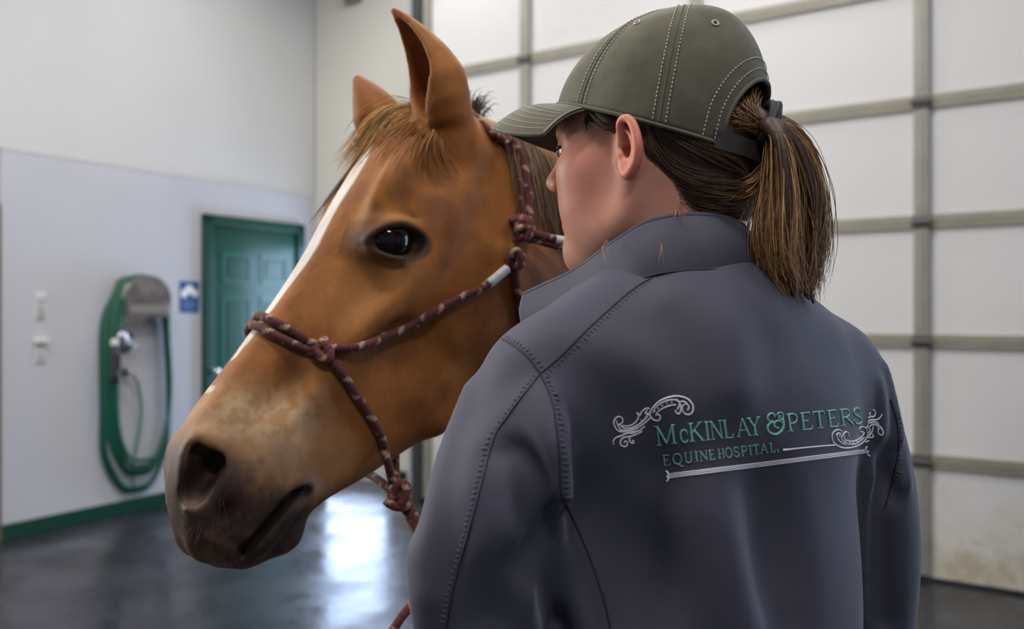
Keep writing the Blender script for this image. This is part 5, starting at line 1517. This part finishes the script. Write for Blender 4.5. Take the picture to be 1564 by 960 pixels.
bp_ = nt.nodes.new('ShaderNodeBump'); bp_.inputs['Strength'].default_value = .18; bp_.inputs['Distance'].default_value = .0006
nt.links.new(wv.outputs['Fac'], bp_.inputs['Height'])
n2 = nt.nodes.new('ShaderNodeTexNoise'); n2.inputs['Scale'].default_value = 22; n2.inputs['Detail'].default_value = 3
nt.links.new(tc.outputs['Object'], n2.inputs['Vector'])
bq = nt.nodes.new('ShaderNodeBump'); bq.inputs['Strength'].default_value = .35; bq.inputs['Distance'].default_value = .006
nt.links.new(n2.outputs['Fac'], bq.inputs['Height']); nt.links.new(bp_.outputs[0], bq.inputs['Normal']); nt.links.new(bq.outputs[0], b.inputs['Normal'])
b.inputs['Roughness'].default_value = .8; b.inputs['Sheen Weight'].default_value = .15; b.inputs['Specular IOR Level'].default_value = .2
M_cap = m
M_stitch = mat('cream_stitch', (.50, .46, .35), .7)
nT, nS = 288, 34
cv = []; cf = []
for i in range(nT):
    th = 2 * math.pi * i / nT; a = s0(th)
    for j in range(nS): cv.append(crown(th, a + (1 - a) * (j / (nS - 1)) * .9999))
for i in range(nT):
    for j in range(nS - 1):
        i2 = (i + 1) % nT; cf.append((i * nS + j, i2 * nS + j, i2 * nS + j + 1, i * nS + j + 1))
cro = mesh_obj('crown', c2w(np.array(cv)), cf, M_cap, cap, True, origin=CO)
sm = cro.modifiers.new('thickness', 'SOLIDIFY'); sm.thickness = .0025; sm.offset = -1
def cn(theta, s):
    e = 1e-3; p0 = crown(theta, s, 0); n_ = np.cross(crown(theta + e, s, 0) - p0, crown(theta, s + e, 0) - p0); return n_ / (np.linalg.norm(n_) + 1e-12)
def outw(theta, s, l): 
    n_ = cn(theta, s); p0 = crown(theta, s)
    if np.dot(n_, p0 - np.array([CCx, 0, .05])) < 0: n_ = -n_
    return p0 + n_ * l
def stitches(pts, ln_=.0026, gap=.0016, r=.00055):
    mb = MB(); q = resample(pts, step=.0004); n_ = len(q); st = max(3, int((ln_ + gap) / .0004)); on = max(2, int(ln_ / .0004))
    for i in range(0, n_ - on, st):
        seg_ = q[i:i + on + 1:max(1, on // 3)]
        if len(seg_) >= 2: mb.tube(seg_, r, 5)
    if mb.v: mb.build('stitching', M_stitch, cap, True, origin=CO)
for th, dth in ((math.radians(58), .050), (math.radians(104), .060), (0.0, .05), (math.radians(-58), .05), (math.radians(-104), .06)):
    tape = []
    for sg in (-1, 1):
        pts = []
        for s in np.linspace(.02, .985, 40):
            g = math.cos(s * math.pi / 2) ** .78
            dd = min(dth / max(g, .12), .5)
            pts.append(c2w(outw(th + sg * dd, s, .0007)))
        stitches(np.array(pts))
    mb = MB(); mb.tube(np.array([c2w(outw(th, s, .0000)) for s in np.linspace(.0, .97, 40)]), .0011, 5); mb.build('panel_seam', M_cap, cap, True, origin=CO)
# double stitched arch at the back and a binding round it
for k, (dw, ds) in enumerate(((1.10, .035), (1.26, .085))):
    pts = []
    for a in np.linspace(-1, 1, 60):
        d_ = a * ARC_W * dw; th = math.pi + d_
        s = (ARC_S + ds) * max(0, 1 - abs(a) ** 2.2) ** .5 + .012
        pts.append(c2w(outw(th, min(s, .98), .0008)))
    stitches(np.array(pts))
bd_ = [c2w(outw(math.pi + a * ARC_W, ARC_S * max(0, 1 - abs(a) ** 2.2) ** .5, .0)) for a in np.linspace(-1, 1, 60)]
mb = MB(); mb.tube(bd_, .0022, 6); mb.build('arch_binding', M_cap, cap, True, origin=CO)
mb = MB(); mb.tube([c2w(crown(th, .004)) for th in np.linspace(math.pi + ARC_W, 3 * math.pi - ARC_W, 120)], .0019, 6); mb.build('rim_binding', M_cap, cap, True, origin=CO)
# button, eyelets
tp = c2w(crown(0, .9999)); mb = MB(); mb.lathe([(.008, -.002), (.0078, .002), (.0055, .0045), (.001, .0055)], tp, wu, 16); mb.build('button', M_cap, cap, True, origin=CO)
for th, s in ((math.radians(70), .58), (math.radians(132), .55), (math.radians(30), .72), (math.radians(-80), .72), (math.radians(-130), .66), (math.radians(-30), .72)):
    c_ = c2w(outw(th, s, .0004)); n_ = cn(th, s) @ WR.T
    if np.dot(n_, c_ - c2w((CCx, 0, .05))) < 0: n_ = -n_
    t_ = np.cross(n_, [0, 0, 1.0]); t_ /= np.linalg.norm(t_); q_ = np.cross(n_, t_)
    ring = np.array([c_ + .0030 * (math.cos(a) * t_ + math.sin(a) * q_) for a in np.linspace(0, 2 * math.pi, 18, endpoint=False)])
    mb = MB(); mb.tube(ring, .0010, 6, False, True); mb.build('eyelet', M_stitch, cap, True, origin=CO)
    mb = MB(); mb.lathe([(.0022, -.001), (.0022, .0003), (.001, .0005)], c_, n_, 10); mb.build('eyelet_hole', M_seam, cap, True, origin=CO)
# visor
VA = math.radians(62); nv_, nw = 60, 16
vv = []; vf = []
def visor(a, t, dz=0.0):
    th = a * VA
    i_ = crown(th, .004)
    ox_ = .062 + .122 * math.cos(a * math.radians(80)); oy_ = .088 * math.sin(a * math.radians(80)) * 1.0
    oz_ = .060 - 4.6 * oy_ ** 2 - .0
    o__ = np.array([ox_, oy_, oz_])
    p_ = i_ * (1 - t) + o__ * t
    p_[2] += .010 * math.sin(math.pi * t) * (1 - .5 * a * a) + dz
    return p_
for sgn in (0, 1):
    for i in range(nv_):
        for j in range(nw): vv.append(visor(-1 + 2 * i / (nv_ - 1), j / (nw - 1), -.0032 * sgn))
for i in range(nv_ - 1):
    for j in range(nw - 1):
        q = (i * nw + j, (i + 1) * nw + j, (i + 1) * nw + j + 1, i * nw + j + 1); vf.append(q); o2 = nv_ * nw; vf.append(tuple(k + o2 for k in q[::-1]))
o2 = nv_ * nw
for i in range(nv_ - 1): vf.append((i * nw + nw - 1, (i + 1) * nw + nw - 1, (i + 1) * nw + nw - 1 + o2, i * nw + nw - 1 + o2))
for i in (0, nv_ - 1):
    for j in range(nw - 1): vf.append((i * nw + j, i * nw + j + 1, i * nw + j + 1 + o2, i * nw + j + o2))
visor_o = mesh_obj('visor', c2w(np.array(vv)), vf, M_cap, cap, True, origin=CO)
mb = MB(); mb.tube(np.array([c2w(visor(a, 1.0, -.0016)) for a in np.linspace(-1, 1, 80)]), .0022, 6); mb.build('visor_edge', M_cap, cap, True, origin=CO)
for t in (.90, .80, .70, .60, .50, .40):
    stitches(np.array([c2w(visor(a, t, .0006)) for a in np.linspace(-.97, .97, 70)]), .0022, .0010, .00040)
# leather strap and buckle
M_leather = mat('dark_brown_leather', (.028, .020, .018), .38, noise=.3, nscale=120, bump=.2, bscale=400)
st_c = [crown(math.pi + a * ARC_W * 1.12, .0, 0) * np.array([1.0 + .035 * (1 - a * a), .985 + .045 * (1 - a * a), 1]) for a in np.linspace(-1, 1, 50)]
sv = []; sf = []
for i, q in enumerate(st_c):
    n_ = (q - np.array([CCx, 0, q[2]])); n_ /= np.linalg.norm(n_)
    for dz, do in ((.009, .0), (.009, .0028), (-.009, .0034), (-.009, .0006)): sv.append(q + [0, 0, dz + .004] + n_ * do)
for i in range(len(st_c) - 1):
    for k in range(4): sf.append((i * 4 + k, i * 4 + (k + 1) % 4, (i + 1) * 4 + (k + 1) % 4, (i + 1) * 4 + k))
mesh_obj('strap', c2w(np.array(sv)), sf, M_leather, cap, False, origin=CO)
for a_ in (-.14, .02):
    q = crown(math.pi + a_ * ARC_W * 1.1, 0.0, 0) * np.array([1.045, 1.045, 1]); n_ = q - np.array([CCx, 0, q[2]]); n_ /= np.linalg.norm(n_); t_ = np.cross([0, 0, 1.0], n_)
    ring = [q + [0, 0, .004] + t_ * x_ + np.array([0, 0, z_]) for x_, z_ in ((-.006, -.014), (.006, -.014), (.006, .016), (-.006, .016))]
    mb = MB(); mb.tube(np.array([c2w(r_) for r_ in ring]), .0022, 6, False, True); mb.build('buckle', M_leather, cap, True, origin=CO)

# ---- ponytail
TIE = P(1172, 192, .803)
gath = []
for px_, py_, Y_ in ((1110, 196, .792), (1116, 178, .792), (1124, 160, .796), (1136, 144, .806), (1148, 134, .82), (1156, 140, .84)):
    gath.append([P(px_ + 4, py_ + 4, Y_ + .022), P(px_ + (1140 - px_) * .35, py_ + (180 - py_) * .35, Y_ - .004 + (.803 - Y_) * .3), P(1152, 188 + (py_ - 160) * .15, .80), TIE])
strands('gathered_hair', gath, 700, .00045, [.0025, .003, .003, .0035], person, M_hair, HC2, 14, .8, 3, .001, seed=21, origin=TIE, jitter_end=-0.0)
pony = []
for k, pts in enumerate((
  [(1180, 186, .80), (1206, 198, .80), (1230, 236, .805), (1245, 300, .81), (1246, 370, .815), (1236, 425, .815), (1242, 462, .815)],
  [(1178, 190, .79), (1204, 206, .785), (1228, 256, .785), (1243, 320, .79), (1240, 390, .795), (1232, 440, .80), (1236, 458, .80)],
  [(1177, 192, .81), (1200, 214, .82), (1216, 270, .83), (1222, 340, .83), (1222, 400, .825), (1226, 436, .82), (1216, 452, .82)],
  [(1176, 194, .785), (1192, 218, .775), (1200, 280, .772), (1202, 350, .775), (1206, 410, .78), (1212, 440, .785), (1212, 450, .79)],
  [(1174, 196, .80), (1186, 226, .795), (1186, 290, .79), (1180, 350, .785), (1184, 400, .785), (1200, 432, .79), (1208, 446, .79)],
  [(1173, 198, .80), (1183, 232, .80), (1177, 288, .80), (1164, 345, .79), (1164, 392, .785), (1186, 424, .787), (1202, 440, .79)])):
    pony.append([P(*q) for q in pts])
strands('ponytail', pony, 3000, .00044, [.0022, .0045, .0055, .006, .0055, .005], person, M_hair, HC2, 22, .35, 3, .0045, seed=22, origin=TIE, jitter_end=.005)
FP = Field((.18, .72, 1.38), (.36, .90, 1.64), .0022)
for g_ in pony: FP.chain(g_, [.0085, .008, .008, .0075, .006, .004, .002], k=.006)
FP.chain([TIE + (TIE - P(1195, 205, .80)) * 1.6, TIE, P(1190, 200, .80)], [.013, .0110, .012], k=.006)
V, Q = FP.mesh(2); V, Q = largest(V, Q); fast_mesh('ponytail_core', V, Q, M_hair_base, person, origin=TIE)
strands('ponytail_wisp', [[P(1166, 255, .80), P(1150, 270, .80), P(1138, 276, .80), P(1110, 300, .79)], [P(1168, 265, .80), P(1150, 292, .80), P(1130, 300, .795), P(1095, 306, .785)]], 60, .0005, [.002, .0025, .003], person, M_hair, HC2, 12, .4, 3, .001, seed=23, origin=TIE)
td = P(1200, 205, .80) - P(1150, 188, .80); td /= np.linalg.norm(td)
M_tie = mat('black_hair_tie', (.012, .013, .016), .6, noise=.3, nscale=600)
ta = np.cross(td, [0, 1, 0]); ta /= np.linalg.norm(ta); tb_ = np.cross(td, ta)
for k in range(3):
    c_ = TIE + td * (.0045 * (k - 1)) + tb_ * .002 * (k % 2)
    ring = np.array([c_ +   .0172 * (1 + .06 * math.sin(3 * a + k)) * (math.cos(a) * ta * 1.12 + math.sin(a) * tb_) + td * .0022 * math.sin(a + k * 2) for a in np.linspace(0, 2 * math.pi, 40, endpoint=False)])
    mb = MB(); mb.tube(ring, .0042, 8, False, True); mb.build('hair_tie', M_tie, person, True, origin=TIE)
# ------------------------------------------------------------------ rope halter and lead
RR = .0058
M_rope = mat_attr('braided_rope', .75, .25, 500, bump=.4, bscale=900, spec=.2, sheen=.2)
M_whip = mat('silver_whipping', (.55, .55, .55), .45, noise=.15, nscale=300)
def rope_mesh(pts, r=RR, n=10, pitch=.030, seed=0, tone=1.0):
    p = resample(pts, step=.0015); m = len(p)
    T, N_, B_ = frames(p)
    s_ = np.arange(m) * .0015
    th = np.arange(n) * 2 * math.pi / n
    A1 = 2 * math.pi * s_[:, None] / pitch + th[None]; A2 = 2 * math.pi * s_[:, None] / pitch - th[None]
    rad = r * (.93 + .10 * np.abs(np.sin(A1 * 2) * np.sin(A2 * 2)))
    v = p[:, None, :] + rad[..., None] * (np.cos(th)[None, :, None] * N_[:, None, :] + np.sin(th)[None, :, None] * B_[:, None, :])
    c = np.tile(np.array([.115, .034, .036]) * tone, (m, n, 1))
    tan = (np.sin(A1 + seed) > .74) & (np.sin(2 * math.pi * s_ / (pitch * .62) + seed) > -.45)[:, None]
    dark = np.sin(A2 * 3 + seed) * np.sin(A1 * 3) > .55
    c[dark] = np.array([.055, .018, .020]) * tone
    c[tan] = np.array([.36, .245, .175]) * tone
    f = []
    for i in range(m - 1):
        for k in range(n): f.append((i * n + k, i * n + (k + 1) % n, (i + 1) * n + (k + 1) % n, (i + 1) * n + k))
    return v.reshape(-1, 3), np.array(f), c.reshape(-1, 3)
def rope(name, pts, parent, origin, **kw):
    v, f, c = rope_mesh(pts, **kw)
    return fast_mesh(name, v, f, M_rope, parent, origin=origin, colors=c)
def coil(c, ax, R_, turns, rise, ph=0.0, side=None):
    ax = np.array(ax, float); ax /= np.linalg.norm(ax)
    t = np.array([0, 1, 0.3]) if side is None else np.array(side, float)
    e1_ = t - ax * np.dot(t, ax); e1_ /= np.linalg.norm(e1_); e2_ = np.cross(ax, e1_)
    return [np.array(c) + R_ * (math.cos(a) * e1_ + math.sin(a) * e2_) + ax * rise * (a / (2 * math.pi) - turns / 2) for a in np.linspace(ph, ph + 2 * math.pi * turns, int(12 * turns) + 1)]
def knot(name, c, ax, R_, turns, parent, origin, seed=0, r=RR):
    """turns of rope drawn tight round the standing part, with one turn crossing over them"""
    ax = np.array(ax, float) / np.linalg.norm(ax)
    v1, f1, c1 = rope_mesh(coil(c, ax, R_, turns, r * 1.75), r, seed=seed, tone=1.25)
    q = np.cross(ax, [0, -1, 0]); q /= np.linalg.norm(q)
    w = np.cross(q, ax)
    loop = [np.array(c) + ax * (r * 2.2 * math.cos(a)) + q * (R_ * .75 * math.sin(a)) + w * (R_ + r * .8) * (-.95 if False else 1) * np.sign(np.dot(w, [0, -1, 0])) * (.55 + .45 * math.cos(a * .5 - .4)) for a in np.linspace(-2.4, 2.4, 16)]
    v2, f2, c2 = rope_mesh(loop, r, seed=seed + 1, tone=1.3)
    return fast_mesh(name, np.vstack([v1, v2]), np.vstack([f1, f2 + len(v1)]), M_rope, parent, origin=origin, colors=np.vstack([c1, c2]))
hal = empty('rope_halter', tuple(P(495, 533, 1.03)))
tag(hal, 'burgundy and tan rope halter tied round the horse\'s head', 'halter')
HALO = hal.location
def near(q, lift):
    h = HT.find_nearest(Vector(q)); p_, n_ = np.array(h[0]), np.array(h[1])
    if np.dot(n_, np.array(q) - h2w((.25, .13, 0))) < 0 and False: n_ = -n_
    return p_ + n_ * lift
# outward normals check
_t = near(h2w((.3, -.1, 0)), .01)
SGN = 1.0 if np.linalg.norm(_t - h2w((.3, -.1, 0))) < np.linalg.norm(near(h2w((.3, -.1, 0)), -.01) - h2w((.3, -.1, 0))) else -1.0
def lay(pix, lift=RR * .9):
    p, n_ = trace(HT, pix, lift, step_px=4); return list(smooth_path(p, 2))
def around(pts):
    """carry a path over the bridge of the nose to the far cheek"""
    loc = w2h(np.array(pts))
    far = (loc * np.array([1, 1, -1]))[::-1]
    a, b_ = loc[0], far[-1]
    mid_ = []
    for t in np.linspace(.15, .85, 6):
        q = a * (1 - t) + b_ * t; q[1] -= .03
        mid_.append(near(h2w(q), SGN * RR * .9))
    out = list(np.array(h2w(far))) + mid_[::-1] + list(pts)
    return smooth_path(resample(out, step=.006), 3)
nb1 = lay([(372, 488), (384, 482), (407, 487), (438, 502), (469, 521), (490, 531)])
nb2 = lay([(374, 500), (391, 499), (423, 515), (454, 529), (478, 538), (492, 540)])
rope('noseband', around(nb1), hal, HALO, seed=0); rope('noseband', around(nb2), hal, HALO, seed=2)
kc_, kn_ = pix_on(HT, 495, 534, RR * .8)
knot('nose_knot', kc_, (P(520, 560, 1.02) - P(480, 515, 1.02)), .0085, 2.0, hal, HALO, 1)
ck = lay([(508, 532), (540, 528), (573, 515), (617, 498), (663, 473), (703, 453), (736, 438), (770, 411)], RR * 1.1)
rope('cheek_rope', ck, hal, HALO, seed=1)
wp = np.array(ck); i0_ = int(len(wp) * .865)
mb = MB(); mb.tube(resample(wp[i0_:], step=.004), RR * 1.12, 12); mb.build('whipping', M_whip, hal, True, origin=HALO)
cr_ = lay([(747, 207), (770, 223), (786, 250), (793, 288), (796, 325), (796, 350)], RR)
if True:
    top_far = [h2w(np.array([-.055, .03, -.05])), h2w(np.array([-.05, .0, 0.0]))]
    rope('crown_rope', [near(q, SGN * RR) for q in top_far] + cr_, hal, HALO, seed=3)
    rope('crown_rope', [q + np.array([.004, -.002, .001]) * 2 for q in cr_[6:]], hal, HALO, seed=5)
k2, n2_ = pix_on(HT, 795, 356, RR * 1.0)
if k2 is None: k2 = P(795, 356, 1.13)
knot('cheek_knot', k2, (.1, 0, 1), .0100, 2.4, hal, HALO, 2, RR * 1.08)
knot('cheek_knot', k2 + np.array([-.006, -.004, .010]), (1, .2, .15), .0085, 1.6, hal, HALO, 4)
k3, n3_ = pix_on(HT, 783, 400, RR * .9)
if k3 is None: k3 = P(783, 400, 1.12)
knot('cheek_knot', k3, (.15, 0, 1), .0085, 2.0, hal, HALO, 6)
tl_ = [k2 + np.array([.006, -.004, -.002]), P(820, 358, k2[1] - .004), P(850, 366, k2[1] + .004), P(872, 370, k2[1] + .01)]
rope('tail_end', tl_[:3], hal, HALO, seed=2)
rope('tail_end', [q + np.array([0, .004, -.008]) for q in tl_], hal, HALO, seed=4, r=RR * .9)
mb = MB(); mb.tube([P(848, 365.5, k2[1] + .0035), P(872, 369, k2[1] + .012)], RR * 1.05, 12); mb.build('whipping', M_whip, hal, True, origin=HALO)
jl = lay([(781, 414), (787, 447), (795, 480), (799, 505), (803, 530)], RR)
jl2 = [q for q in jl]
rope('throat_rope', [k3] + jl2 + [near(h2w((.13, .32, .02)), SGN * RR), near(h2w((.14, .33, -.03)), SGN * RR)], hal, HALO, seed=6)
# down from the nose knot, under the jaw to the big knot
FK = P(606, 756, 1.085)
dn = lay([(500, 546), (522, 573), (542, 604), (563, 635), (577, 660), (584, 682)], RR)
rope('chin_rope', dn + [P(592, 704, 1.065), P(600, 738, 1.08), FK], hal, HALO, seed=1)
rope('chin_rope', [h2w(w2h(dn[-2]) * np.array([1, 1, -1])), P(552, 716, 1.16), P(572, 728, 1.13), P(590, 742, 1.10), FK], hal, HALO, seed=3)
rope('chin_rope', [P(604, 690, 1.15), P(604, 712, 1.12), P(605, 738, 1.095), FK], hal, HALO, seed=5)
knot('fiador_knot', FK, (.95, .1, -.35), .0120, 2.0, hal, HALO, 1, RR * 1.15)
knot('fiador_knot', FK + np.array([.006, -.004, .004]), (.35, .1, 1), .0100, 1.5, hal, HALO, 3, RR * 1.1)
ld = empty('lead_rope', tuple(FK)); tag(ld, 'red and tan lead rope hanging from the knot under the horse\'s jaw', 'rope')
L1 = [FK + np.array([.004, -.002, -.006]), P(622, 784, 1.085), P(634, 806, 1.08), P(652, 850, 1.06), P(640, 905, 1.03), P(609, 948, 1.0), P(592, 985, 1.0), P(606, 1030, 1.02), HL + np.array([-.01, .055, -.03]), HL + np.array([-.02, .10, -.28]), HL + np.array([.0, .09, -.40]), HL + np.array([.03, .08, -.28]), HL + np.array([.02, .06, -.03])]
rope('rope', L1, ld, FK, seed=2, tone=1.35)
rope('rope_end', [FK + np.array([.012, 0, -.004]), P(630, 782, 1.08), P(642, 806, 1.075), P(655, 850, 1.06), P(654, 880, 1.055)], ld, FK, seed=5, tone=1.3)
